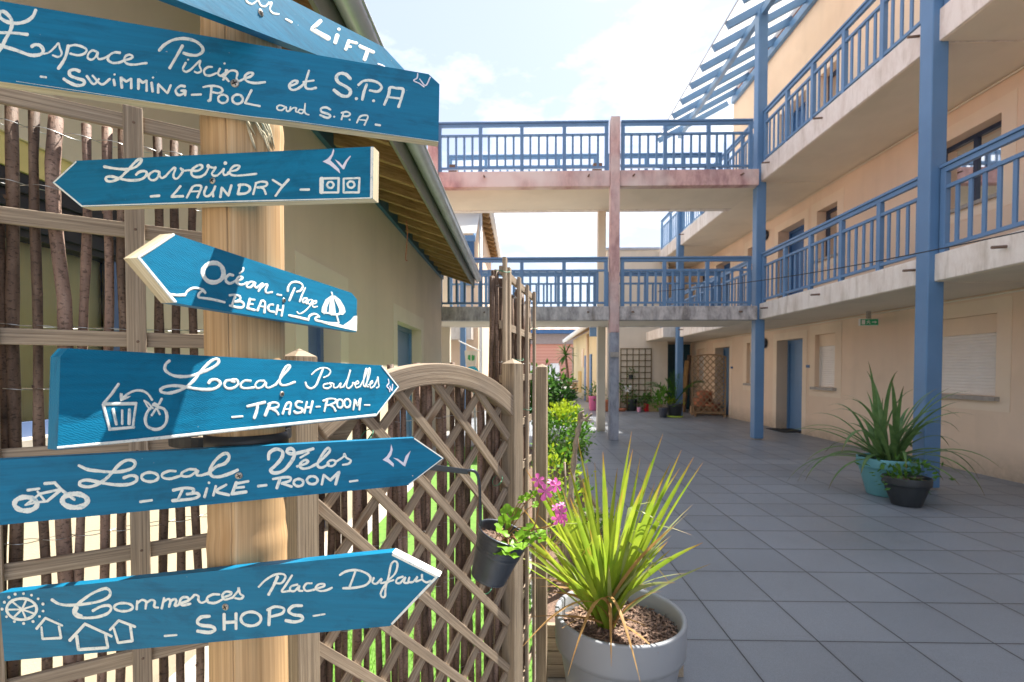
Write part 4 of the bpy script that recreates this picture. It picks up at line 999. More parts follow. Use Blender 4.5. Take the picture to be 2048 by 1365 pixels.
board('velos', 'blue arrow sign reading Local Velos, Bike Room, with a bicycle', 23.5,
  [(-150, 1065.5), (817.4, 970.7), (888.6, 917), (828.3, 876.3), (-150, 928.2)], [0, 1, 1, 0, 0], [SGN1, RAWE], (477.8, 952),
  [('lettering', WHITEP, '''@0 860 4.551
32: 717,325 800,362 900,375 1020,385 1130,375 1210,345 1230,302 1200,277 1140,282 1080,322 1020,390 960,450 880,500 800,520 732,505 732,472 790,457 880,472 970,490 1080,502 1180,495 1240,465 1240,427 1190,417 1127,437
e28: 1365,430 76,42
26: 1600,377 1540,375 1480,402 1485,435 1550,445 1640,420
26: 1782,362 1720,360 1660,390 1660,420 1730,420 1800,372 1790,410 1830,415 1890,397
32: 1890,400 1970,335 2045,307 2085,255 2070,217 2020,227 1950,292 1912,370 1930,420 2000,427 2100,395 2163,366
26: 1277,655 1383,641
30: 1660,547 1622,632
30: 1577,550 1680,530 1758,540 1750,575 1702,585
30: 1702,587 1790,577 1808,605 1740,630 1570,645
28: 1885,532 1862,612
d13: 1903,482
28: 1965,512 1942,598
28: 2060,500 1970,560 2085,594
@440 840 4.551
32: 150,572 112,668
28: 140,582 258,560
24: 130,620 218,612
30: 107,675 238,656
28: 347,604 423,595
28: 545,542 517,622
26: 482,540 570,525 638,525 635,555 562,580
26: 572,582 652,608
e26: 715,572 44,33
e26: 840,550 48,36
s28: 927,588 945,502 1005,550 1083,475 1052,588
22: 1182,562 1253,553
34: 442,360 450,302 510,267 568,290 560,350 500,420 460,460 500,485 580,460 650,380 680,312 660,267 622,267 612,295 660,310 760,290 848,264
26: 702,425 780,400 800,377 770,367 732,400 740,440 800,440 880,402
24: 808,300 732,345
26: 880,402 960,330 1000,282 985,257 950,290 900,370 890,420 930,435 990,402
e22: 1015,395 38,26 -20
22: 1050,385 1120,340 1132,312 1150,345 1190,370 1170,400 1117,410'''), ('pictogram', WHITEP, '''@0 860 4.551
e48: 235,675 103,62
e50: 682,645 114,62
22: 230,685 330,662 420,652
24: 242,680 370,577
28: 342,562 408,648
24: 375,580 560,540
30: 430,650 548,552
26: 252,550 358,536
s30: 505,490 560,548 678,635
28: 407,490 503,481'''), ('arrow_mark', LILAC, '''@440 840 4.551
p1: 1558,222 1572,270 1560,320 1537,355 1582,400 1580,430 1530,390 1480,365 1520,330 1550,280
p1: 1575,345 1620,355 1670,390 1690,330 1735,282 1715,340 1685,425 1665,415 1625,380''')],
  '''@0 0 1
s2.4: 829,878 886,917 818,969''', screw_px=14)

board('commerces', 'lowest blue arrow sign reading Commerces Place Dufau, Shops, with wheel and houses', -3.25,
  [(8.8, 1323), (780, 1252.6), (879, 1153.8), (784.4, 1105.4), (-2, 1187)], [0, 1, 1, 0, 0], [SGN1, WHITEP], (451, 1214.4),
  [('lettering', WHITEP, '''@0 1120 5.12
32: 532,410 600,450 700,465 850,455 1000,430 1100,390 1130,342 1110,302 1060,297 950,342 850,410 780,470 752,530 790,580 880,595 1000,585 1100,550 1138,500 1110,467 1030,480 952,522
46: 782,490 770,545 830,580
e28: 1265,485 95,42
26: 1405,422 1400,508
26: 1402,452 1450,412 1495,430 1490,502
26: 1497,440 1550,412 1585,427 1580,480 1620,490
30: 1680,392 1657,498
28: 1672,430 1720,402 1745,420 1732,482
28: 1748,420 1790,402 1805,420 1792,470 1830,462
28: 1832,450 1920,420 1925,387 1870,387 1840,430 1870,465 1950,450
@360 1090 3.793
19: 58,430 95,397 112,380 140,390 140,420 165,440 212,420
20: 300,377 250,377 207,402 212,435 270,440 330,410
20: 322,402 380,380 385,360 345,357 322,385 340,415 402,400
19: 402,397 440,350 445,327 455,370 480,390 460,410 418,405
18: 597,320 650,267 720,227 780,222 800,245 770,290 712,290
24: 740,242 710,310 672,378
18: 850,232 800,310 772,355 830,350
18: 890,302 845,315 835,345 870,350 905,312 900,345 930,350
18: 1000,292 960,295 940,325 960,350 1020,340
18: 1030,335 1090,315 1090,297 1050,302 1030,330 1060,350 1110,345 1153,326
20: 1212,230 1260,202 1340,192 1420,220 1445,260 1410,305 1330,325 1238,330
18: 1330,202 1310,260 1287,318
17: 1470,252 1460,285 1490,295 1530,258 1522,290 1560,285
17: 1560,285 1630,220 1650,150 1630,124 1602,150 1585,230 1560,330 1555,390 1532,395 1525,360 1570,290 1620,267
17: 1690,242 1650,257 1640,285 1670,290 1710,247 1700,285 1730,290
17: 1740,247 1735,280 1770,280 1800,242 1790,277 1830,265
17: 1835,228 1840,265 1870,285 1903,273
28: 225,542 160,550 132,585 160,610 240,620 265,645 220,665 133,655
24: 335,527 335,643
24: 425,522 425,638
24: 342,590 423,585
e24: 538,562 76,53
24: 680,492 675,608
22: 662,495 720,470 785,482 775,520 692,545
26: 925,462 860,465 825,502 860,530 920,540 925,570 870,585 803,575
14: 1012,540 1098,526
@0 1120 5.12
22: 1687,780 1808,770'''), ('pictogram', WHITEP, '''@0 1120 5.12
e32: 222,505 153,108
24: 225,508 130,432
24: 225,508 265,422
24: 225,508 350,470
24: 225,508 92,510
24: 225,508 150,580
24: 225,508 265,600
24: 225,508 350,550
d17: 155,352 240,347 322,362 390,400 440,453 440,525 405,580 338,632 242,652 147,632 67,583 22,505 45,435 92,384
s28: 375,705 465,597 638,673
s28: 425,690 435,810 625,800 605,682
s34: 715,825 870,657 1143,783
s34: 785,780 803,920 1105,900 1080,762
s28: 1125,720 1215,622 1383,685
s30: 1165,700 1210,850 1355,830 1335,672''')],
  '''@0 0 1
s5: 786,1110 874,1153.8 784,1248''', screw_px=14)

# ------------------------------------------------------------------ trellis fence with hazel stakes, on the left
NF = np.array([.5592, -.8290, 0]); UF = np.array([.8290, .5592, 0]); CF = -.9956
def fp(s, z, off=0.0): return Vector(NF * (CF + off) + UF * s + np.array([0, 0, z]))
tf = thing('trellis_fence', 'grey wooden square trellis fence behind the sign pole on the left', 'fence', fp(-.2, 0))
for z in (1.815, 1.645, 1.470, 1.295, 1.127, .955, .782, .61, .437, .264, .09):
    m = MB(); m.beam(fp(-.95, z, -.004), fp(.125, z + rnd.uniform(-.001, .001), -.004), .024, .008, (0, 0, 1)); m.build('rail', TRELLIS, tf, bevel=.0012)
for k in range(-5, 2):
    s = -.0743 + .172 * k
    m = MB(); m.beam(fp(s, .02, .0045), fp(s, 1.838, .0045), .0255, .008, UF); m.build('slat', TRELLIS, tf, bevel=.0012)
for k in (-3, -2, -1, 0):
    for z in (1.815, 1.645, 1.470, 1.295, 1.127, .955, .782):
        m = MB(); c = fp(-.0743 + .172 * k + rnd.uniform(-.003, .003), z + rnd.uniform(-.004, .004), .0086); m.lathe([(.0022, 0), (.0018, .0006), (0, .0008)], c, 10, Matrix((Vector(UF), Vector((0, 0, 1)), Vector(NF))).transposed()); m.build('nail', MATS.get('rusty_pipe'), tf)
hs = thing('hazel_screen', 'see through screen of peeled hazel sticks wired behind the trellis', 'fence', fp(-.2, 0, -.03))
pF = NF * (CF - .022)
stk = [(3, 1100, 6, 900, 9), (27, 212, 28, 1000, 12), (68, 222, 84.6, 1000, 9.5), (113, 235, 129.6, 1000, 14), (171, 250, 163.7, 1000, 8.5), (216, 256, 211, 1000, 9), (247, 258, 244, 1000, 9.5), (318, 275, 324, 1000, 9), (350, 283, 357, 1000, 9), (383, 293, 393, 1000, 8.5), (430, 300, 436, 1000, 9), (470, 305, 470, 1000, 9), (-60, 200, -64, 1000, 11), (-120, 200, -118, 1000, 10)]
for i, (xt, yt, xb, yb, r) in enumerate(stk):
    rs = random.Random(i + 40)
    if i == 0: A, B = onPl(3, 900, pF, NF), onPl(4, 1200, pF, NF); A = A + (A - B) * 1.6
    else: A, B = onPl(xt, yt, pF, NF), onPl(xb, yb, pF, NF)
    D = (A - B) / (A[2] - B[2]); zt = A[2]; dep = A[1]; R = .86 * r * dep / F_PX; pts = []; rad = []; nseg = 26
    for k in range(nseg + 1):
        z = zt * k / nseg; p = A + D * (z - zt); wob = .0022 * math.sin(z * 6 + i) + .0016 * math.sin(z * 15 + 2 * i)
        if i == 3: wob += -.009 * math.exp(-((z - 1.72) / .10) ** 2) + .008 * math.exp(-((z - 1.5) / .09) ** 2)
        pts.append(Vector(p + UF * wob + NF * (.6 * wob))); rad.append(R * (1.08 - .10 * k / nseg + .05 * math.sin(z * 21 + i * 3) + (.16 if rs.random() < .12 else 0)))
    m = MB(); m.tube(pts, rad, 12, 1); 
    for q in range(7):   # side-twig scars
        k = rs.randrange(3, nseg - 1); a = rs.uniform(-1.2, 1.2); dirv = Vector(NF * math.cos(a) + UF * math.sin(a)); m.tube([pts[k], pts[k] + dirv * rad[k] * 1.05 + Vector((0, 0, .003)), pts[k] + dirv * rad[k] * 1.32 + Vector((0, 0, .006))], [rad[k] * .45, rad[k] * .36, rad[k] * .15], 6)
    m.build('stake', [BARKP if i in (3, 4, 5) else BARK, CUTW], hs)
for z in (1.786, 1.70, 1.49, 1.395, 1.165, 1.02, .80, .5):
    for ph in (0, math.pi):
        m = MB(); pts = []
        for k in range(140):
            s = -.75 + k * .0064; pts.append(fp(s, z + .003 * math.sin(s * 11) + .0012 * math.cos(s * 78 + ph), -.022 + .0125 * math.sin(s * 78 + ph)))
        m.tube(pts, .00065, 5); m.build('wire', WIRE, hs)

# ------------------------------------------------------------------ garden gate
PLG = np.array([-.405, .945, 0]); UG = np.array([.5587, .8294, 0]); NG = np.array([.8294, -.5587, 0]); LG = .669
def gp(s, z, off=0.0): return Vector(PLG + UG * s + NG * off + np.array([0, 0, z]))
gate = thing('garden_gate', 'weathered diagonal lattice gate with arched top', 'gate', gp(LG / 2, 0))
def inside(s, z): return .0 <= s <= LG - .02 and z >= .09 and (s - .335) ** 2 + (z - .845) ** 2 <= .568 ** 2 or (.0 <= s <= LG - .02 and .09 <= z <= .86)
for sg, c0, off in ((-1, 1.165, .0045), (1, 1.118, -.0045)):
    for k in range(-12, 14):
        c = c0 + .1405 * k * (1 if sg < 0 else 1); ts = [t for t in np.arange(-.1, LG + .1, .004) if inside(t, c + sg * t)]
        if len(ts) < 5: continue
        a, b = ts[0], ts[-1]; m = MB(); m.beam(gp(a, c + sg * a, off), gp(b, c + sg * b, off), .0215, .0085, Vector(UG) * sg - Vector((0, 0, 1)) if sg > 0 else Vector(UG) + Vector((0, 0, 1)))
        m.build('lath', TRELLIS, gate, bevel=.001)
def arch(mb, cs, cz, r0, r1, a0, a1, o0, o1, n=28, P=None):
    P = P or gp; vs = []; fs = []; uvs = []
    for k in range(n + 1):
        a = a0 + (a1 - a0) * k / n; vs += [P(cs + r * math.sin(a), cz + r * math.cos(a), o) for r, o in ((r0, o0), (r1, o0), (r1, o1), (r0, o1))]
    dd = [0, r1 - r0, r1 - r0 + abs(o1 - o0), 2 * (r1 - r0) + abs(o1 - o0), 2 * (r1 - r0) + 2 * abs(o1 - o0)]
    for k in range(n):
        for q in range(4):
            q2 = (q + 1) % 4; fs.append((4 * k + q, 4 * k + q2, 4 * k + 4 + q2, 4 * k + 4 + q)); x0 = r1 * (a1 - a0) * k / n; x1 = r1 * (a1 - a0) * (k + 1) / n; uvs.append([(x0, dd[q]), (x0, dd[q + 1]), (x1, dd[q + 1]), (x1, dd[q])])
    fs += [(3, 2, 1, 0), (4 * n, 4 * n + 1, 4 * n + 2, 4 * n + 3)]; uvs += [[(0, 0), (.05, 0), (.05, .03), (0, .03)]] * 2
    return mb.add(vs, fs, uvs)
m = MB(); arch(m, .335, .842, .545, .597, -.615, .625, -.016, .020); m.build('arch_rail', TRELLIS, gate, bevel=.003)
m = MB(); m.beam(gp(0, .07), gp(LG - .02, .07), .05, .028, (0, 0, 1)); m.build('bottom_rail', TRELLIS, gate, bevel=.002)
m = MB(); m.slab([(0, .105), (.16, .105), (.08, .0), (0, 0)], gp(.005, 1.262, -.02), UG, (0, 0, 1), NG, .02, 0, 0); m.build('corner_brace', POSTW, gate)
def square_post(c, ux, wdt, top, label, mat=POSTW, foot=0.0):
    ux = Vector(ux).normalized(); uy = Vector((-ux.y, ux.x, 0)); c = Vector(c); m = MB(); h = wdt / 2
    m.obox(c + Vector((0, 0, (top + foot) / 2)), (0, 0, 1), ux, uy, (top - foot) / 2, h, h)
    b = [c + ux * h * i + uy * h * j + Vector((0, 0, top)) for i, j in ((-1, -1), (1, -1), (1, 1), (-1, 1))]; ap = c + Vector((0, 0, top + wdt * .34))
    m.add(b + [ap], [(0, 1, 4), (1, 2, 4), (2, 3, 4), (3, 0, 4)], [[(0, 0), (.04, 0), (.02, .03)]] * 4)
    return tag(m.build('gate_post', mat, bevel=.0015), label, 'post', 'square wooden posts of the gate')
square_post(gp(-.024, 0), UG, .046, 1.447, 'square gate post beside the sign pole, left of the lattice gate')
square_post(gp(LG + .008, 0), UG, .0475, 1.442, 'square gate post at the right end of the arched gate')
nst = MB(); rr = random.Random(9)
for k in range(150):
    c = gp(.075 + rr.gauss(0, .032), 1.235 + rr.gauss(0, .012), -.035 + rr.gauss(0, .012)); d = Vector((rr.gauss(0, 1), rr.gauss(0, 1), rr.gauss(0, .5))).normalized() * rr.uniform(.012, .03); e = Vector((rr.gauss(0, 1), rr.gauss(0, 1), rr.gauss(0, 1))) * .008
    nst.tube([c - d, c + e, c + d], .0009, 4)
tag(nst.build('moss_wad', NEST), 'grey tangle of dry fibres stuffed behind the gate beside its left post', 'fibre wad')
gs = thing('hazel_screen', 'dense screen of brown hazel sticks behind the lattice gate', 'fence', gp(.33, 0, -.04))
rr = random.Random(21); s = -.03; i = 0
while s < LG + .02:
    r = rr.uniform(.006, .0105); s += r; top = .842 + math.sqrt(max(.0, .60 ** 2 - (s - .335) ** 2)) + rr.uniform(-.03, .012); lean = rr.uniform(-.012, .012); pts = []; rad = []
    for k in range(15):
        z = top * k / 14; pts.append(gp(s + lean * (z - .7) + .0025 * math.sin(z * 8 + i), z, -.034 + .004 * math.sin(z * 5 + i * 2))); rad.append(r * (1.05 - .1 * k / 14 + .06 * math.sin(z * 18 + i)))
    m = MB(); m.tube(pts, rad, 9, 1); m.build('stake', [BARK if rr.random() < .75 else BARKP, CUTW], gs); s += r + (rr.uniform(.001, .005) if rr.random() < .62 else rr.uniform(.012, .026)); i += 1
for z in (1.30, 1.02, .86, .6):
    for ph in (0, math.pi):
        m = MB(); m.tube([gp(q, z + .003 * math.sin(q * 14) + .001 * math.cos(q * 110 + ph), -.034 + .011 * math.sin(q * 110 + ph)) for q in np.arange(-.02, LG, .006)], .0006, 5); m.build('wire', WIRE, gs)
for q in ((.60, 1.10), (.13, 1.28), (.20, .86), (.55, .80)):
    m = MB(); c = gp(q[0], q[1]); m.tube([c + Vector(NG) * (.016 * math.cos(a)) + Vector((0, 0, .014 * math.sin(a))) + Vector(UG) * .012 * math.sin(a) for a in np.linspace(0, 2 * math.pi, 18)], .0011, 5); m.build('wire_tie', m_plain('green_wire', (.05, .22, .12), .5) if 'green_wire' not in MATS else MATS['green_wire'], gate)

# ------------------------------------------------------------------ tall trellis seen edge-on right of the gate
PT = np.array([-.046, 1.62, 0]); UT = np.array([.19, .9818, 0]); UT = UT / np.linalg.norm(UT); NTv = np.array([UT[1], -UT[0], 0])
def tp(s, z, off=0.0): return Vector(PT + UT * s + NTv * off + np.array([0, 0, z]))
tt = thing('trellis', 'tall square trellis panel seen edge on right of the gate', 'trellis', tp(.28, 0))
for s in (-.06, .0, .17, .335, .50):
    m = MB(); m.beam(tp(s, .03, .006), tp(s, 1.755 + (.02 if s < -.05 else 0), .006), .026, .011, UT); m.build('slat', TRELLIS, tt, bevel=.001)
for z in (1.735, 1.565, 1.395, 1.225, 1.055, .885, .715, .545, .375, .205):
    m = MB(); m.beam(tp(-.075, z, -.005), tp(.53, z, -.005), .026, .010, (0, 0, 1)); m.build('rail', TRELLIS, tt, bevel=.001)
ts_ = thing('hazel_screen', 'leaning screen of dark hazel sticks tied to the tall trellis panel', 'fence', tp(.28, 0, -.03))
rr = random.Random(33); s = -.085; i = 0
while s < .56:
    r = rr.uniform(.006, .010); s += r * 1.1; top = 1.715 + rr.uniform(-.06, .035); row = rr.choice((-.020, -.032)); pts = []; rad = []
    for k in range(13):
        z = top * k / 12; pts.append(tp(s + .003 * math.sin(z * 7 + i), z, row - .014 * (1.7 - z) + .003 * math.sin(z * 9 + i))); rad.append(r * (1.05 - .1 * k / 12 + .07 * math.sin(z * 16 + i)))
    m = MB(); m.tube(pts, rad, 8, 1); m.build('stake', [BARK, CUTW], ts_); s += r * .75; i += 1
for z in (1.69, 1.45, 1.2, .9):
    m = MB(); m.tube([tp(q, z + .003 * math.sin(q * 30), -.02 + .012 * math.sin(q * 140)) for q in np.arange(-.08, .55, .006)], .0007, 5); m.build('wire', WIRE, ts_)
for s, z in ((-.06, 1.73), (.17, 1.46), (.335, 1.27), (.50, 1.60)):
    m = MB(); c = tp(s, z, 0); m.tube([c + Vector(NTv) * (.022 * math.cos(a)) + Vector(UT) * (.02 * math.sin(a)) + Vector((0, 0, .004 * math.sin(2 * a))) for a in np.linspace(0, 2 * math.pi, 18)], .0014, 5); m.build('wire_tie', MATS['green_wire'], tt)
square_post((.092, 2.2, 0), UT, .046, 1.437, 'square brown post at the far end of the tall trellis panel')
# sleeper edging of the bed
eb = thing('bed_edging', 'stacked wooden boards edging the planting bed behind the grey planter', 'edging', (.3, 2.3, 0))
for k in range(4):
    m = MB(); m.beam((.11, 2.27, .035 + k * .062), (.72, 2.27, .035 + k * .062), .058, .03, (0, 0, 1)); m.build('board', POSTW, eb, bevel=.003)
m = MB(); m.beam((.735, 2.27, .06), (.735, 9.1, .06), .11, .03, (0, 0, 1)); m.build('board', POSTW, eb, bevel=.003)
# ------------------------------------------------------------------ hanging bucket with geranium
hg = thing('plant_hanger', 'black metal ring and arm clamped to the sign pole, holding a bucket', 'hanger', (PX, PY, 1.33))
m = MB(); m.lathe([(PR + .0005, -.009), (PR + .003, -.009), (PR + .003, .009), (PR + .0005, .009)], (PX, PY, 1.3335), 40); m.build('clamp', BLACK, hg)
rc = np.array([-.395, .668, 1.333]); pts = [rc + np.array([.071 * math.cos(a), .071 * math.sin(a), .002 * math.sin(a)]) for a in np.linspace(0, 2 * math.pi, 49)]
m = MB(); vs = []; fs = []
for k, p in enumerate(pts):
    d = np.array([math.cos(2 * math.pi * k / 48), math.sin(2 * math.pi * k / 48), 0])
    for e, zz in ((0, -.007), (.0025, -.007), (.0025, .007), (0, .007)): vs.append(p + d * e + np.array([0, 0, zz]))
for k in range(48):
    for q in range(4): fs.append((4 * k + q, 4 * k + (q + 1) % 4, 4 * k + 4 + (q + 1) % 4, 4 * k + 4 + q))
m.add(vs, fs, None, 0, False); m.build('ring', BLACK, hg)
pe = Vector(_C + ray(935, 944) * 1.13); ps = Vector((-.295, .60, 1.325))
m = MB(); m.beam(ps, pe, .004, .012, Vector((1, -.6, 0))); m.build('arm', ANTH, hg, bevel=.001)
hk = [Vector(_C + ray(x, y) * d) for x, y, d in ((928, 944, 1.13), (942, 941, 1.13), (954, 948, 1.135), (959, 972, 1.14), (960, 1010, 1.15), (961, 1052, 1.155))]
m = MB(); m.tube(sm3(hk), .0036, 8); m.build('hook', ANTH, hg)
BC = Vector(_C + ray(1008, 1066) * 1.18); Rb = Matrix.Rotation(math.radians(19), 3, 'Y') @ Matrix.Rotation(math.radians(4), 3, 'X')
bk = thing('flower_bucket', 'tilted dark grey ribbed metal bucket hanging in front of the gate', 'bucket', BC)
R0, R1, HB = .0625, .043, .118; prof = [(0, -HB), (R1, -HB), (R1 + .001, -HB + .003)]
for k in range(34):
    z = -HB + .004 + (HB - .006) * k / 33; r = R1 + (R0 - R1) * (z + HB) / HB
    if z > -.048 and z < -.008: r += .0012 * math.sin((z + .048) / .040 * math.pi * 10)
    prof.append((r, z))
prof += [(R0 + .0018, -.0015), (R0 + .0022, .001), (R0 + .0008, .0025), (R0 - .001, .001), (R0 - .0022, -.002), (R0 - .005, -.03)]
m = MB(); m.lathe(prof, BC, 48, Rb); m.build('pail', ANTH, bk)
def soil(mb, c, r, M=None, n=900, hh=.004, seed=1, sz=.004):
    rs = random.Random(seed); c = Vector(c); ring = [(r * q, hh * (.6 if q < .9 else 0) * (1 - q)) for q in (1, .75, .5, .25, 0)]
    mb.lathe([(a, b) for a, b in ring], c, 28, M)
    for k in range(n):   # chips of bark
        a = rs.uniform(0, 6.283); q = r * math.sqrt(rs.random()) * .98; p = Vector((q * math.cos(a), q * math.sin(a), rs.uniform(0, hh))); d = Vector((rs.gauss(0, 1), rs.gauss(0, 1), rs.gauss(0, .35))).normalized(); e = d.cross(Vector((rs.gauss(0, .3), rs.gauss(0, .3), 1))).normalized(); l_ = sz * rs.uniform(.5, 1.9)
        w_ = sz * rs.uniform(.25, .55); q4 = [p - d * l_ - e * w_, p + d * l_ - e * w_ * .6, p + d * l_ + e * w_, p - d * l_ + e * w_ * .7]; q4 = [c + (M @ v if M else v) for v in q4]; up = d.cross(e); up = up if up.z > 0 else -up
        mb.add(q4, [(0, 1, 2, 3)], None, 1 if rs.random() < .35 else 0)
CHIP = m_plain('bark_chip', (.30, .19, .13), .9, .5, 150)
m = MB(); soil(m, BC + Rb @ Vector((0, 0, -.024)), R0 - .006, Rb, 260, .005, 3, .004); m.build('soil', [SOIL, CHIP], bk)
def lobed(mb, c, d, nrm, R, lobes=5, mi=0, rs=rnd, cup=.18):
    """rounded, toothed, lobed geranium leaf"""
    c, d = Vector(c), Vector(d).normalized(); nrm = Vector(nrm).normalized(); sd = d.cross(nrm).normalized(); nrm = sd.cross(d); n = 40; vs = [c]; ph = rs.uniform(0, 6)
    for k in range(n + 1):
        a = -2.75 + 5.5 * k / n; r = R * (.80 + .20 * abs(math.cos(a * lobes / 2.35)) + .035 * math.sin(a * 19)) * (.92 if abs(a) > 2.4 else 1)
        vs.append(c + d * (.45 * R + r * math.cos(a)) * 1 + sd * r * math.sin(a) + nrm * (cup * r * r / R + .10 * R * math.sin(a * lobes + ph)))
    vs[0] = c + d * .35 * R
    mb.add(vs, [(0, k, k + 1) for k in range(1, n + 1)], None, mi, True)
gt = thing('geranium', 'trailing geranium with fresh green lobed leaves and pink flowers in the bucket', 'plant', BC + Vector((.02, 0, -.02)))
lm = MB(); stm = MB(); rs = random.Random(5); root = BC + Rb @ Vector((.01, 0, -.022))
gl = [(985, 1086, 1.16, .019), (1003, 1062, 1.15, .022), (1018, 1093, 1.12, .027), (1020, 1110, 1.10, .022), (1005, 1100, 1.13, .022), (1030, 1030, 1.19, .020), (1014, 1024, 1.2, .018), (1045, 1068, 1.16, .021), (1062, 1080, 1.15, .020), (1078, 1068, 1.15, .018), (1033, 1078, 1.15, .024), (1056, 1058, 1.18, .017), (1053, 995, 1.2, .013), (1068, 990, 1.2, .012), (1042, 1000, 1.2, .012), (1070, 1010, 1.2, .011), (1010, 1045, 1.19, .02), (1040, 1092, 1.12, .018), (1085, 1078, 1.16, .014)]
for x, y, dpt, R in gl:
    p = Vector(_C + ray(x, y) * dpt); out = (p - root); out.z *= .3; d = (out.normalized() + Vector((rs.uniform(-.4, .4), -.5, rs.uniform(-.5, .1)))); nr = Vector((rs.uniform(-.4, .5), -.55, .9)); lobed(lm, p - d.normalized() * R * .4, d, nr, R * 1.02, 5, 0, rs)
    stm.tube(sm3([root + Vector((rs.uniform(-.01, .01), rs.uniform(-.01, .01), 0)), (root + p) / 2 + Vector((0, 0, .018)), p - d.normalized() * R * .2]), .0013, 5)
for x, y, dpt in ((1088, 975, 1.18), (1120, 1030, 1.12)):
    c = Vector(_C + ray(x, y) * dpt); mid = Vector(_C + ray(1062, 1062) * 1.16); stm.tube(sm3([root, mid, (mid + c) / 2 + Vector((0, 0, -.01)), c + Vector((-.008, .006, -.022))]), .0016, 6)
lm.build('foliage', L_GER, gt); 
def flower(mb, c, nrm, R, rs):
    nrm = Vector(nrm).normalized(); a0 = nrm.orthogonal().normalized(); b0 = nrm.cross(a0)
    for k in range(5):
        a = 2 * math.pi * k / 5 + rs.uniform(-.15, .15) + .3; d = a0 * math.cos(a) + b0 * math.sin(a); s = nrm.cross(d); r = R * rs.uniform(.85, 1.1)
        mb.add([c, c + d * r * .5 + s * r * .26 + nrm * r * .12, c + d * r * .85 + s * r * .27 + nrm * r * .05, c + d * r + nrm * r * .0, c + d * r * .85 - s * r * .27 + nrm * r * .05, c + d * r * .5 - s * r * .26 + nrm * r * .12], [(0, 1, 2, 3), (0, 3, 4, 5)], None, 0, True)
for x, y, dpt, R, nr in ((1076, 961, 1.17, .017, (-.1, -.8, .5)), (1090, 984, 1.15, .021, (.1, -.9, .3)), (1112, 970, 1.18, .020, (.6, -.6, .3)), (1105, 966, 1.19, .015, (.3, -.3, .8)), (1122, 1026, 1.10, .018, (.5, -.8, .1)), (1116, 1038, 1.10, .016, (.2, -.9, -.2)), (1128, 1040, 1.11, .015, (.7, -.6, 0)), (1112, 1016, 1.12, .012, (.1, -.6, .7)), (1124, 1010, 1.12, .010, (.3, -.5, .8))):
    c = Vector(_C + ray(x, y) * dpt); fl = MB(); flower(fl, c, nr, R, rs); fl.build('flower', PETAL, gt); cc = Vector(_C + ray(1088, 975) * 1.18) if y < 1000 else Vector(_C + ray(1120, 1030) * 1.12)
    stm.tube([cc + Vector((-.008, .006, -.022)), c - Vector(nr).normalized() * .004], .0011, 5)
stm.build('stem', STEM, gt)

# ------------------------------------------------------------------ planters
def planter(name, label, c, R, H, mat, taper=.74, rim=.2, t=.018, cat='planter', group=None, sm=True, soilm=True, seed=1):
    p = thing(name, label, cat, c, group); Rb_ = R * taper; hz = H * (1 - rim); rz = Rb_ + (R * .93 - Rb_) * .94
    prof = [(0, .003), (Rb_ * .97, .003), (Rb_, .012), (rz, hz - .01), (rz + .002, hz), (R * .985, hz + .004), (R * .992, hz + .02), (R, H - .006), (R - .002, H), (R - t * .7, H + .001), (R - t, H - .008), (R - t * 1.3, H * .9), (rz - t, hz), (rz - t - .005, hz * .7)]
    m = MB(); m.lathe(prof, c, 64); m.build('pot', mat, p)
    if soilm: m = MB(); soil(m, Vector(c) + Vector((0, 0, H * .86)), R - t * 1.6, None, int(500 + 4000 * R), R * .06, seed, .006 + R * .02); m.build('soil', [SOIL, CHIP], p)
    return p
PC = Vector((.385, 1.93, 0))
planter('planter', 'large light grey round planter at the bottom of the picture', PC, .252, .475, POTG, .70, .27, .02, seed=11)
# spiky plant in it
sp = thing('spiky_plant', 'yellow green spiky plant with brown dry tips in the grey planter', 'plant', (.337, 1.93, .40))
gb = MB(); db = MB(); pb = MB(); rs = random.Random(12); B0 = Vector((.335, 1.93, .405))
def bladeto(mb, base, tip, w0, bend, rs, n=11, up=.45, fold=.3):
    base, tip = Vector(base), Vector(tip); d = tip - base; c1 = base + Vector((d.x * .30, d.y * .30, d.z * .42)) + Vector((0, 0, bend)); pts = []
    for k in range(n + 1):
        t = k / n; pts.append(base * (1 - t) ** 2 + c1 * 2 * t * (1 - t) + tip * t * t)
    wid = [w0 * (.55 + .45 * min(1, t / .25)) * (1 - max(0, (t - .55) / .45) ** 2.2) + .0004 for t in [k / n for k in range(n + 1)]]
    sd = Vector((1, 0, 0)) * rs.uniform(.6, 1) + Vector((0, rs.uniform(-.8, .8), 0)); mb.blade(pts, wid, sd, fold)
def zz(x, y, s=2.4167, ox=850, oy=800): return (ox + x / s, oy + y / s)
tips = [(1000, 150, 1.95, .008), (1150, 165, 2.0, .009), (1300, 275, 1.85, .010), (1345, 300, 1.8, .008), (1005, 238, 1.8, .010), (735, 180, 1.85, .0095), (780, 305, 2.0, .008), (820, 300, 2.1, .009), (955, 435, 1.75, .009), (1232, 330, 1.9, .008), (1190, 300, 2.1, .010), (488, 335, 1.8, .009), (470, 520, 1.7, .009), (540, 355, 2.0, .009), (555, 690, 1.7, .008), (610, 380, 2.1, .010), (880, 445, 2.15, .009), (1110, 400, 2.0, .010), (930, 330, 2.2, .009), (660, 420, 2.2, .010), (590, 450, 1.6, .010), (700, 470, 1.7, .011), (1050, 420, 1.75, .011), (1090, 300, 1.9, .0105), (1240, 240, 1.9, .011), (860, 250, 1.95, .011), (690, 300, 1.9, .011), (1040, 280, 2.0, .012), (560, 430, 1.9, .012), (760, 380, 1.8, .012), (1150, 380, 1.8, .012)]
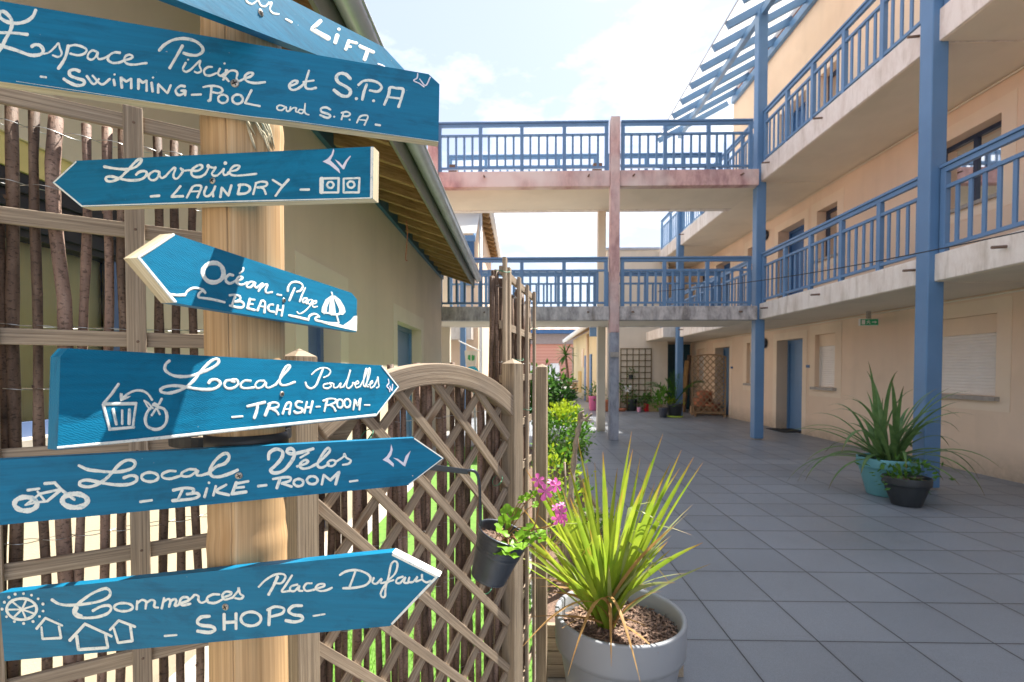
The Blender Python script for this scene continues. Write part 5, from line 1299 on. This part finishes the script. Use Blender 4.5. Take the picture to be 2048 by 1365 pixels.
for x, y, dpt, w_ in tips:
    t_ = Vector(_C + ray(*zz(x, y)) * dpt); b = B0 + Vector((rs.uniform(-.022, .022), rs.uniform(-.022, .022), 0)); bladeto(gb, b, t_, w_ * 1.02, rs.uniform(-.04, .05), rs)
for k in range(58):
    a = rs.uniform(0, 6.283); q = rs.uniform(.08, .42); h = rs.uniform(.30, .62) * (1 - .45 * q); t_ = B0 + Vector((q * math.cos(a), q * math.sin(a) * .8, h)); bladeto(gb if rs.random() < .8 else pb, B0 + Vector((rs.uniform(-.025, .025), rs.uniform(-.025, .025), 0)), t_, rs.uniform(.005, .0095), rs.uniform(.0, .09), rs)
for x, y, dpt in ((1195, 755, 1.8), (1270, 838, 1.75), (1210, 885, 1.75), (1175, 790, 1.9), (1100, 730, 2.1), (620, 640, 1.8), (590, 720, 1.75)):
    bladeto(pb, B0 + Vector((rs.uniform(-.02, .02), 0, .02)), Vector(_C + ray(*zz(x, y)) * dpt), .0065, .10, rs)
for x, y, dpt, bend in ((475, 1050, 1.72, .03), (470, 1195, 1.62, .24), (690, 1335, 1.56, .30), (1040, 1362, 1.56, .30), (485, 860, 1.75, .10), (600, 930, 1.8, .07), (1130, 1225, 1.7, .08), (1150, 925, 1.85, .08), (1215, 600, 1.75, .05), (1080, 1100, 1.75, .05), (660, 1105, 1.75, .05), (1095, 905, 1.9, .13), (640, 1015, 1.85, .05), (900, 1290, 1.64, .26), (545, 905, 2.0, .1)):
    bladeto(db, B0 + Vector((rs.uniform(-.03, .03), rs.uniform(-.03, .02), rs.uniform(.0, .04))), Vector(_C + ray(*zz(x, y)) * dpt), .0055, bend, rs, 12)
for k in range(11):   # blades that have snapped over
    a = rs.uniform(-.6, 3.7); q = rs.uniform(.07, .16); h = rs.uniform(.30, .50); kn = B0 + Vector((q * math.cos(a), -q * abs(math.sin(a)) * .8, h)); tp_ = kn + Vector((rs.uniform(.10, .20) * math.cos(a), -.06, rs.uniform(-.16, .06)))
    P_ = [B0 + (kn - B0) * t_ + Vector((0, 0, .02 * math.sin(3.1 * t_))) for t_ in np.linspace(0, 1, 8)] + [kn + (tp_ - kn) * t_ + Vector((0, 0, .012 * math.sin(3.1 * t_))) for t_ in (.08, .35, .65, 1)]
    w_ = rs.uniform(.006, .009); (gb if k % 3 else pb).blade(P_, [w_ * (.6 + .4 * min(1, i / 3)) * (1 if i < 8 else 1 - (i - 7) / 4.3) for i in range(12)], Vector((1, rs.uniform(-.5, .5), 0)), .3)
gb.build('leaf_blades', L_PHOR, sp); pb.build('leaf_blades', L_PHORP, sp); db.build('dry_leaf', L_PHORD, sp)
# turquoise and black planters by the near blue column
TC = Vector((4.19, 5.74, .004))
planter('planter', 'large turquoise round planter at the foot of the near blue column', TC, .30, .43, POTT, .66, .26, .025, seed=21)
fx = thing('flax_plant', 'arching dark green strap leaved plant in the turquoise planter', 'plant', TC + Vector((0, 0, .35)))
m = MB(); rs = random.Random(8)
for k in range(62):
    a = rs.uniform(0, 6.283); ln = rs.uniform(.65, 1.25); el = rs.uniform(.25, 1.25) if k % 6 else rs.uniform(1.2, 1.45); b = TC + Vector((rs.gauss(0, .05), rs.gauss(0, .05), .36)); dirh = Vector((math.cos(a) * 1.12, math.sin(a) * .8, 0)); pts = []; p = Vector(b); v = dirh * math.cos(el) + Vector((0, 0, math.sin(el))); n = 14
    droop = rs.uniform(.13, .36)
    for q in range(n + 1): pts.append(Vector(p)); p = p + v * ln / n; v = (v + Vector((0, 0, -droop * (q / n + .1)))).normalized()
    w_ = rs.uniform(.022, .038); m.blade(pts, [w_ * (.5 + .5 * min(1, q / 4)) * (1 - (q / n) ** 2.4) + .001 for q in range(n + 1)], Vector((-dirh.y, dirh.x, 0)), .3)
m.build('leaf_blades', L_FLAX, fx)
BP = Vector((4.07, 5.30, .004))
planter('planter', 'black round planter in front of the turquoise one', BP, .215, .30, POTB, .62, .28, .02, seed=22)

# ------------------------------------------------------------------ leafy plants
def clump(mb, c, rad, n, ls, rs, up=.35, mi=0, shell=.55, nb=None):
    """leaves gathered in sprays on the outer part of an irregular crown"""
    c = Vector(c); nb = nb or max(8, n // 22)
    tipsL = []
    for k in range(nb):
        v = Vector((rs.gauss(0, 1), rs.gauss(0, 1), rs.gauss(0, 1))).normalized(); q = shell + (1 - shell) * rs.random() ** .6; q *= rs.uniform(.82, 1.12); tipsL.append(c + Vector((v.x * rad[0], v.y * rad[1], v.z * rad[2])) * q)
    for k in range(n):
        t_ = rs.choice(tipsL); p = t_ + Vector((rs.gauss(0, 1), rs.gauss(0, 1), rs.gauss(0, 1))) * ls * 1.1; d = (p - c).normalized() + Vector((rs.gauss(0, .6), rs.gauss(0, .6), rs.gauss(0, .5) + up)); nr = Vector((rs.gauss(0, .5), rs.gauss(0, .5), 1)); l_ = ls * rs.uniform(.7, 1.35); mb.leafq(p, d, nr, l_, l_ * rs.uniform(.24, .36), mi if isinstance(mi, int) else mi(p, rs))
    return tipsL
def shrub(name, label, cat, base, c, rad, n, ls, mats, seed, up=.35, mi=0, stemr=.006, nb=None, group=None, shell=.55):
    rs = random.Random(seed); t = thing(name, label, cat, base, group); m = MB(); tl = clump(m, c, rad, n, ls, rs, up, mi, shell, nb); m.build('foliage', mats, t)
    s = MB()
    for q in tl[::2]: b = Vector(base); s.tube(sm3([b + Vector((rs.gauss(0, .02), rs.gauss(0, .02), 0)), (b * .5 + Vector(c) * .5) + Vector((rs.gauss(0, 1) * rad[0] * .2, rs.gauss(0, 1) * rad[1] * .2, 0)), q], 4), [stemr * (1 - .75 * k / 8) for k in range(9)], 5)
    s.build('stem', DRIFT, t); return t
hi = lambda z0: (lambda p, rs: 1 if p.z > z0 + rs.uniform(-.08, .08) else 0)
shrub('shrub', 'bright glossy green shrub with yellow young tips beside the terrace edge', 'shrub', (.40, 4.75, .004), (.40, 4.75, .83), (.24, .26, .27), 2600, .042, [L_BUSH, L_BUSHY], 2, .4, hi(.98))
shrub('shrub', 'dark green shrub farther back in the planting bed', 'shrub', (.36, 8.1, .004), (.38, 8.1, 1.02), (.40, .4, .36), 3400, .075, [L_BUSHD, L_BUSH], 3, .2, hi(1.3))
shrub('shrub', 'yellow leaved low shrub under the glossy green shrub', 'shrub', (.27, 4.1, .004), (.30, 4.1, .55), (.17, .2, .24), 520, .045, [L_BUSH, L_BUSHY], 4, .4, lambda p, rs: 1 if rs.random() < .6 else 0)
shrub('shrub', 'leafy green shoots standing between the wooden post and the driftwood', 'shrub', (.30, 3.4, .004), (.31, 3.4, .42), (.15, .2, .22), 420, .04, [L_BUSH, L_BUSHY], 5, .4, lambda p, rs: 1 if rs.random() < .35 else 0)
t = thing('flowering_plant', 'low mound of small pale leaves and cream flowers at the bed edge', 'plant', (.55, 3.5, .004)); rs = random.Random(6)
m = MB(); clump(m, (.54, 3.6, .18), (.19, .5, .20), 2300, .020, rs, .5, lambda p, r: 1 if r.random() < .4 else 0, .6, 160); m.build('foliage', [L_BUSH, L_PHORP], t)
for k in range(70):
    m = MB()
    a = rs.uniform(0, 6.283); q = rs.random() ** .5; flower(m, Vector((.54 + .18 * q * math.cos(a), 3.6 + .48 * q * math.sin(a), .22 + .15 * (1 - q * q) + rs.uniform(0, .05))), (rs.gauss(0, .4), rs.gauss(0, .4) - .3, 1), .014, rs); m.build('flower', WPETAL, t)
# driftwood stake
dw = MB(); q = [Vector(_C + ray(x, y) * d) for x, y, d in ((1136, 1070, 3.15), (1141, 1000, 3.15), (1146, 940, 3.2), (1153, 880, 3.22), (1160, 845, 3.25), (1166, 828, 3.25))]
q = [Vector((q[0].x - .02, q[0].y, .0))] + q
dw.tube(sm3(q, 6), [.024 + .004 * math.sin(k * 1.7) - .010 * k / 36 for k in range(37)], 10)
for e, r in ((((1160, 842), (1172, 838), (1184, 828)), .013), (((1158, 840), (1160, 828), (1168, 822)), .014), (((1164, 836), (1174, 842), (1183, 840)), .010)):
    dw.tube(sm3([Vector(_C + ray(x, y) * 3.24) for x, y in e], 5), [r * (1 - .5 * k / 10) for k in range(11)], 7)
tag(dw.build('driftwood_branch', DRIFT), 'grey forked driftwood branch standing upright in the planting bed', 'branch')
tk = MB(); qa = [Vector(_C + ray(x, y) * 3.1) for x, y in ((1128, 1060), (1131, 980), (1129, 925))]; tk.tube([Vector((qa[0].x, qa[0].y, 0))] + qa, .007, 6); tag(tk.build('garden_stake', DRIFT), 'thin grey stick beside the driftwood branch', 'stick')
# small plants in the black planter
shrub('leafy_plant', 'small green leafy plant in the black planter', 'plant', BP + Vector((0, 0, .25)), BP + Vector((0, 0, .30)), (.21, .19, .06), 200, .06, [L_BUSH, L_BUSHD], 14, .3, lambda p, rs: 1 if rs.random() < .5 else 0, .004)
# turf
rs = random.Random(4); m = MB()
for k in range(12000):
    y = rs.uniform(.75, 3.4); xr = -.40 + (y - .94) * .67 - .05 if y < 1.5 else -.06 + .1 * (y - 1.5) / .7; x = rs.uniform(-1.31, xr)
    h = rs.uniform(.02, .042); a = rs.uniform(0, 6.283); p = Vector((x, y, .004)); s_ = Vector((math.cos(a), math.sin(a), 0)) * .0022; tpv = p + Vector((rs.gauss(0, .012), rs.gauss(0, .012), h)); m.add([p - s_, p + s_, tpv], [(0, 1, 2)])
gobj = m.build('grass', L_GRASS); gobj['kind'] = 'stuff'

# ------------------------------------------------------------------ far pots along the wing wall
GP = 'plant pots along the wall of the rear wing'
def potplant(name, label, px, Rp, Hp, mat, plab, prad, n, ls, mats, seed, zc=None, plname='leafy_plant', up=.4, sh=None):
    c = onZ(*px, .004); c = Vector((c[0], c[1] + Rp, .004)); planter(name, label, c, Rp, Hp, mat, .76, .22, .015, 'pot', GP, seed=seed)
    if plab: shrub(plname, plab, 'plant', c + Vector((0, 0, Hp * .86)), c + Vector((0, 0, zc or Hp + prad[2] * .6)), prad, n, ls, mats, seed, up, 0, .005, None, None, sh or .4)
    return c
potplant('flower_pot', 'charcoal pot under the square wall trellis', (1265, 823), .20, .42, POTB, 'green bush spilling over the charcoal pot by the trellis', (.3, .25, .18), 200, .07, [L_BUSH], 31)
potplant('flower_pot', 'small pale pink pot standing between the charcoal and the red pot', (1279, 825), .075, .16, PPINK, None, 0, 0, 0, 0, 32)
potplant('flower_pot', 'shiny red pot near the square wall trellis', (1296, 824), .125, .27, RED, 'round green bush in the red pot', (.27, .22, .2), 260, .07, [L_BUSHD, L_BUSH], 33)
c = onZ(1311, 824, .004); b = thing('planter_box', 'low wooden planter box beside the red pot', 'planter', c)
m = MB(); m.slab([(-.22, 0), (.22, 0), (.25, .28), (-.25, .28)], (c[0], c[1], .004), (1, 0, 0), (0, 0, 1), (0, -1, 0), .25, 0, 0); m.build('box', WICK, b, bevel=.008)
shrub('leafy_plant', 'trailing green plant in the low wooden box', 'plant', Vector(c) + Vector((0, .12, .27)), Vector(c) + Vector((0, .12, .36)), (.27, .16, .14), 190, .07, [L_BUSHD], 34, .2)
c = potplant('flower_pot', 'blue grey pot left of the big palm pot', (1329, 836), .14, .30, POTBB, 'upright spiky yellow green plant in the blue grey pot', (.15, .14, .26), 160, .12, [L_BUSH, L_BUSHY], 35, .55, up=1.5)
c2 = potplant('palm_pot', 'large black pot on a lime green saucer holding the palm', (1354, 836), .245, .42, POTB, 'low green creeper around the foot of the palm', (.24, .22, .07), 240, .05, [L_BUSHY, L_BUSH], 36, .44)
m = MB(); m.lathe([(0, .002), (.24, .002), (.255, .05), (.245, .05), (.235, .015), (0, .014)], c2, 40); tag(m.build('saucer', LIME), 'lime green saucer under the palm pot', 'saucer')
pl = thing('palm', 'small feathery palm with arching fronds in the large black pot', 'palm', c2 + Vector((0, 0, .36))); rs = random.Random(17)
for tx, ty, dz in ((1288, 771, .25), (1296, 776, .2), (1352, 742, .0), (1345, 748, .0), (1361, 750, .0), (1408, 766, .2), (1318, 790, .15), (1378, 790, .2), (1390, 775, .15), (1335, 760, .05)):
    tip = Vector(onY(tx, ty, c2.y + rs.uniform(-.4, .4))); b = c2 + Vector((0, 0, .40)); c1 = (b + tip) / 2 + Vector((0, 0, .12 + dz * 1.6)); m = MB(); P_ = [b * (1 - t_) ** 2 + c1 * 2 * t_ * (1 - t_) + tip * t_ * t_ for t_ in np.linspace(0, 1, 24)]
    m.tube(P_, [.010 * (1 - .8 * k / 23) for k in range(24)], 5)
    for k in range(4, 24):
        T = (P_[min(k + 1, 23)] - P_[k - 1]).normalized(); S = T.cross(Vector((0, 0, 1))).normalized()
        for sg in (-1, 1):
            for e in (0, .5):
                p = P_[k] - T * e * .04; d = T * .75 + S * sg * .8 + Vector((0, 0, rs.uniform(-.1, .45))); l_ = .20 * math.sin(math.pi * (k - 2) / 23) ** .6 + .03; m.leafq(p, d, (S * sg * -.3 + Vector((0, 0, 1))), l_, .007)
    m.build('frond', L_PALM, pl)
m = MB(); c = onZ(1243, 823, .004); m.lathe([(0, .002), (.13, .002), (.17, .10), (.16, .10), (.13, .02)], (c[0], c[1], .004), 32); tag(m.build('terracotta_dish', TERRA), 'shallow terracotta dish left of the charcoal pot', 'dish')
shrub('leafy_plant', 'pale leggy plant climbing the left side of the wall trellis', 'plant', (c[0] + .05, c[1] + .15, .02), (c[0] + .15, c[1] + .2, .75), (.28, .15, .55), 150, .08, [L_BUSH, L_BUSHD], 38, .3, lambda p, r: 1 if r.random() < .5 else 0)
wf = thing('white_flowers', 'white blossoms in front of the wall trellis beside the concrete column', 'flowers', (c[0] + .2, c[1], .02))
for k in range(10): m = MB(); flower(m, Vector((c[0] + .2 + random.Random(k).uniform(-.12, .12), c[1] - .02, .78 + random.Random(k + 50).uniform(-.08, .1))), (0, -1, .3), .04, rs); m.build('flower', WHITE, wf)
m = MB(); m.tube([(c[0] + .2, c[1], .02), (c[0] + .2, c[1], .8)], .008, 5); m.build('stem', STEM, wf)
potplant('flower_pot', 'tall bright pink pot seen left of the concrete columns', (1188, 822), .18, .52, PINK, 'green shrub growing in the pink pot', (.34, .3, .22), 260, .09, [L_BUSHD, L_BUSH], 39)
potplant('flower_pot', 'orange terracotta pot seen between the two concrete columns', (1214, 824), .17, .40, TERRA, None, 0, 0, 0, 0, 40)
# square trellis on the wall
a, b = onY(1242, 697, 17.66), onY(1302, 805, 17.66); tr = thing('wall_trellis', 'olive square trellis leaning on the beige wing wall', 'trellis', ((a[0] + b[0]) / 2, 17.66, .02))
for k in range(6): m = MB(); x = a[0] + (b[0] - a[0]) * k / 5; m.box(x - .016, x + .016, 17.66, 17.675, .02, a[2]); m.build('slat', TRELD, tr)
for k in range(11): m = MB(); z = a[2] - .02 - (a[2] - .12) * k / 10; m.box(a[0] - .02, b[0] + .02, 17.676, 17.692, z - .016, z + .016); m.build('slat', TRELD, tr)
p = Vector(onY(1262, 754, 17.55)); planter('hanging_pot', 'little dark pot hung on the square wall trellis', p - Vector((0, 0, .09)), .085, .16, POTB, .7, .2, .01, 'pot', seed=41)
shrub('leafy_plant', 'tuft of green leaves in the little hanging pot', 'plant', p + Vector((0, 0, .03)), p + Vector((0, 0, .16)), (.09, .07, .12), 50, .07, [L_BUSHD], 42)
# freestanding arched lattice screen
A, Bq = onZ(1384, 832, 0), onZ(1450, 834, 0); ua = np.array([Bq[0] - A[0], Bq[1] - A[1], 0]); W_ = np.linalg.norm(ua); ua = ua / W_; na = np.array([ua[1], -ua[0], 0])
def lp_(s, z, off=0.0): return Vector(np.array([A[0], A[1], 0]) + ua * s + na * off + np.array([0, 0, z]))
ls_ = thing('lattice_screen', 'freestanding tan lattice screen with arched top near the far doors', 'screen', lp_(W_ / 2, 0))
Hs = 1.78; Ra = 1.5
ztop = lambda s: Hs + .17 - Ra + math.sqrt(Ra ** 2 - (s - W_ / 2) ** 2)
for sg, off in ((-1, .012), (1, -.012)):
    for k in range(-14, 24):
        c = .2 * k; tsx = [t_ for t_ in np.arange(0, W_, .01) if .1 < c + sg * t_ * 1.15 < ztop(t_) - .02]
        if len(tsx) > 4: m = MB(); m.beam(lp_(tsx[0], c + sg * tsx[0] * 1.15, off), lp_(tsx[-1], c + sg * tsx[-1] * 1.15, off), .03, .012, Vector(ua) + Vector((0, 0, -sg))); m.build('lath', LATT, ls_)
for s in (0, W_): m = MB(); m.beam(lp_(s, .02), lp_(s, ztop(s)), .05, .05, ua); m.build('stile', LATT, ls_)
m = MB(); aa = math.asin(W_ / 2 / Ra); arch(m, W_ / 2, Hs + .17 - Ra, Ra - .045, Ra, -aa, aa, -.02, .02, 18, lp_); m.build('arch_rail', LATT, ls_)
m = MB(); m.beam(lp_(0, .11), lp_(W_, .11), .05, .03, (0, 0, 1)); m.build('bottom_rail', LATT, ls_)
for s in (.1, W_ - .02): m = MB(); m.beam(lp_(s, .03, -.3), lp_(s, .03, .3), .06, .06, ua); m.build('foot', LATT, ls_)
m = MB(); cx_ = lp_(.45, .0, -.32)
for k in range(3): m.beam(cx_ + Vector((-.42, 0, .06 + .09 * k)), cx_ + Vector((.42, .08, .06 + .09 * k)), .075, .02, (0, 0, 1)); m.beam(cx_ + Vector((-.42, .34, .06 + .09 * k)), cx_ + Vector((.42, .42, .06 + .09 * k)), .075, .02, (0, 0, 1))
for sx in (-.41, .41): m.beam(cx_ + Vector((sx, 0.02, .15)), cx_ + Vector((sx, .38, .15)), .27, .02, (0, 0, 1))
tag(m.build('crate', LATT), 'slatted wooden crate behind the freestanding lattice screen', 'crate')
for i, (s, o, R, H) in enumerate(((.28, -.75, .26, .52), (.62, -.62, .24, .36), (.40, -1.1, .28, .75))):
    planter('terracotta_pot', ['tall terracotta pot behind the left half of the lattice screen', 'wide terracotta pot behind the middle of the lattice screen', 'highest terracotta pot at the back behind the lattice screen'][i], lp_(s, .004, o), R, H, TERRA, .7, .2, .02, 'pot', 'terracotta pots behind the lattice screen', seed=50 + i)
for i, (x0, x1, y0, y1) in enumerate(((1367, 1374, 812, 722), (1373, 1379, 812, 711), (1370, 1377, 812, 735))):
    m = MB(); m.beam(Vector(onZ(x0, 826, .01)) + Vector((0, .2 + i * .12, 0)), Vector(onY(x1, y1, 17.6 + i * .1)), .14, .03, (1, 0, 0)); tag(m.build('plank', [RAFT, BARK, LATT][i]), ['golden plank leaning in the corner by the teal doors', 'dark bark covered plank leaning highest in the corner', 'short tan plank leaning in the corner behind the palm'][i], 'plank', 'planks leaning in the corner')
# ------------------------------------------------------------------ exit sign, door mat, cable
ex = Vector(onX(1737, 645, 6.05)); t = thing('exit_sign', 'green and white emergency exit sign with arrow under the gallery', 'exit sign', ex)
m = MB(); m.obox(ex, (1, 0, 0), (0, 1, 0), (0, 0, 1), .16, .022, .06); m.build('sign_box', WHITE, t, bevel=.006)
fr = ex + Vector((0, -.0225, 0)); m = MB(); m.obox(fr, (1, 0, 0), (0, 1, 0), (0, 0, 1), .150, .002, .052); m.build('sign_panel', SIGNG, t)
q = MB(); f2 = fr + Vector((0, -.0035, 0)); E = lambda pts: q.poly([f2 + Vector((x, 0, z)) for x, z in pts])
E([(.04, -.008), (.09, -.008), (.09, -.025), (.13, 0), (.09, .025), (.09, .008), (.04, .008)]); E([(-.135, -.04), (-.075, -.04), (-.075, .04), (-.135, .04)])
q.tube([f2 + Vector((x, -.001, z)) for x, z in ((-.04, .012), (-.02, .0), (-.035, -.018), (-.05, -.03))], .006, 5); q.tube([f2 + Vector((x, -.001, z)) for x, z in ((-.02, .0), (.0, -.018), (.01, -.035))], .006, 5); q.tube([f2 + Vector((x, -.001, z)) for x, z in ((-.05, .002), (-.03, .02), (-.005, .012), (.01, .0))], .005, 5); q.lathe([(0, 0), (.009, 0), (.0, .001)], f2 + Vector((-.012, -.001, .03)), 10, Matrix.Rotation(math.pi / 2, 3, 'X'))
q.build('running_figure', WHITE, t)
m = MB(); m.box(ex.x - .03, ex.x + .03, ex.y - .02, ex.y + .02, ex.z + .061, 2.455); m.build('bracket', SILL, t)
a = onZ(1578, 857, 0); m = MB(); m.box(6.34, 6.62, 11.4, 12.2, .006, .02); m.box(6.0, 6.30, 11.45, 12.25, .006, .018); tag(m.build('door_mat', MAT_D), 'black mat on the floor in front of the blue ground floor door', 'door mat')
c0 = Vector((2.75, 10.08, 3.02)); c1 = Vector(_C + ray(2060, 433) * 4.2); c1 = c1 + (c1 - c0) * .35; m = MB(); m.tube([c0 + (c1 - c0) * t_ + Vector((0, 0, -.16 * math.sin(math.pi * t_))) for t_ in np.linspace(0, 1, 30)], .006, 6); tag(m.build('cable', BLACK), 'thin dark cable strung from the lower footbridge railing to the right', 'cable')
# ------------------------------------------------------------------ things seen under the bridge on the far left
t = thing('parasol', 'turquoise parasol canopy peeping over the arched gate', 'parasol', (-.55, 9.6, 0)); m = MB()
c = Vector(onY(972, 742, 9.6)); m.lathe([(.55, -.32), (.30, -.10), (.04, .06), (0, .07)], c + Vector((-.25, 0, .02)), 8, Matrix.Rotation(.35, 3, 'Y'), 0, False); m.build('canopy', TURQ, t)
m = MB(); m.tube([c + Vector((-.25, 0, .02)), (c.x - .2, 9.6, .01)], .018, 8); m.build('pole', WHITE, t)
p0_, p1_ = Vector(onY(925, 690, 12.5)), Vector(onY(957, 703, 12.5)); bg_ = thing('hanging_bag', 'pale canvas bag with green print hanging from a white pole', 'bag', (p0_ + p1_) / 2)
m = MB(); q0 = Vector(onY(930, 702, 12.5)); q1 = Vector(onY(955, 704, 12.5)); m.slab([(-.14, -.34), (.10, -.36), (.16, 0), (-.17, .02)], (q0 + q1) / 2, (1, 0, 0), (0, 0, 1), (0, -1, 0), .06, 0, 0); m.build('pouch', CANVAS, bg_, bevel=.01)
m = MB(); cc = (q0 + q1) / 2 + Vector((0, -.003, -.17)); m.poly([cc + Vector(v) for v in ((-.09, 0, -.02), (-.02, 0, -.08), (-.02, 0, .08), (-.08, 0, .07))]); m.poly([cc + Vector(v) for v in ((.01, 0, -.08), (.08, 0, -.05), (.09, 0, .06), (.01, 0, .08))]); m.build('print', GREENP, bg_)
m = MB(); m.tube([p0_ + Vector((-.1, 0, .1)), p1_ + Vector((.05, 0, 0))], .014, 8); m.build('pole', WHITE, bg_)
# terrace furniture and little palm tree at the far end
t = thing('bench', 'wooden slatted bench back at the far end of the terrace', 'bench', Vector(onZ(1135, 801, 0))); c = Vector(onZ(1138, 800, 0)); m = MB()
for k in range(5): m.box(c.x - .15, c.x + .42, c.y - .02 + k * .01, c.y + .01 + k * .01, .42 + k * .11, .50 + k * .11)
m.build('backrest', RAFT, t); m = MB(); m.box(c.x - .5, c.x + .45, c.y - .1, c.y + .5, .9, .95); m.build('table_top', ZINC, t); m = MB(); m.box(c.x - .1, c.x + .3, c.y, c.y + .3, .0, .40); m.build('box', BLACK, t)
t = thing('palm_tree', 'small slim palm tree in front of the pink brick building', 'tree', Vector((2.55, 27.0, 0))); b = Vector(onY(1137, 770, 27)); tpp = Vector(onY(1131, 712, 27)); m = MB(); m.tube(sm3([(b.x, 27, 0), b, (b + tpp) / 2 + Vector((.02, 0, 0)), tpp]), .07, 8); m.build('trunk', BARK, t)
m = MB(); rs = random.Random(3)
for k in range(34):
    a = rs.uniform(0, 6.283); el = rs.uniform(-.6, 1.2); d = Vector((math.cos(a) * math.cos(el), math.sin(a) * math.cos(el), math.sin(el))); P_ = []; p = Vector(tpp); v = Vector(d)
    for q in range(7): P_.append(Vector(p)); p = p + v * .13; v = (v + Vector((0, 0, -.13))).normalized()
    m.blade(P_, [.012, .035, .04, .035, .03, .02, .004], d.cross(Vector((0, 0, 1))) + Vector((0, 0, .01)), .4)
m.build('crown', L_PALM, t)
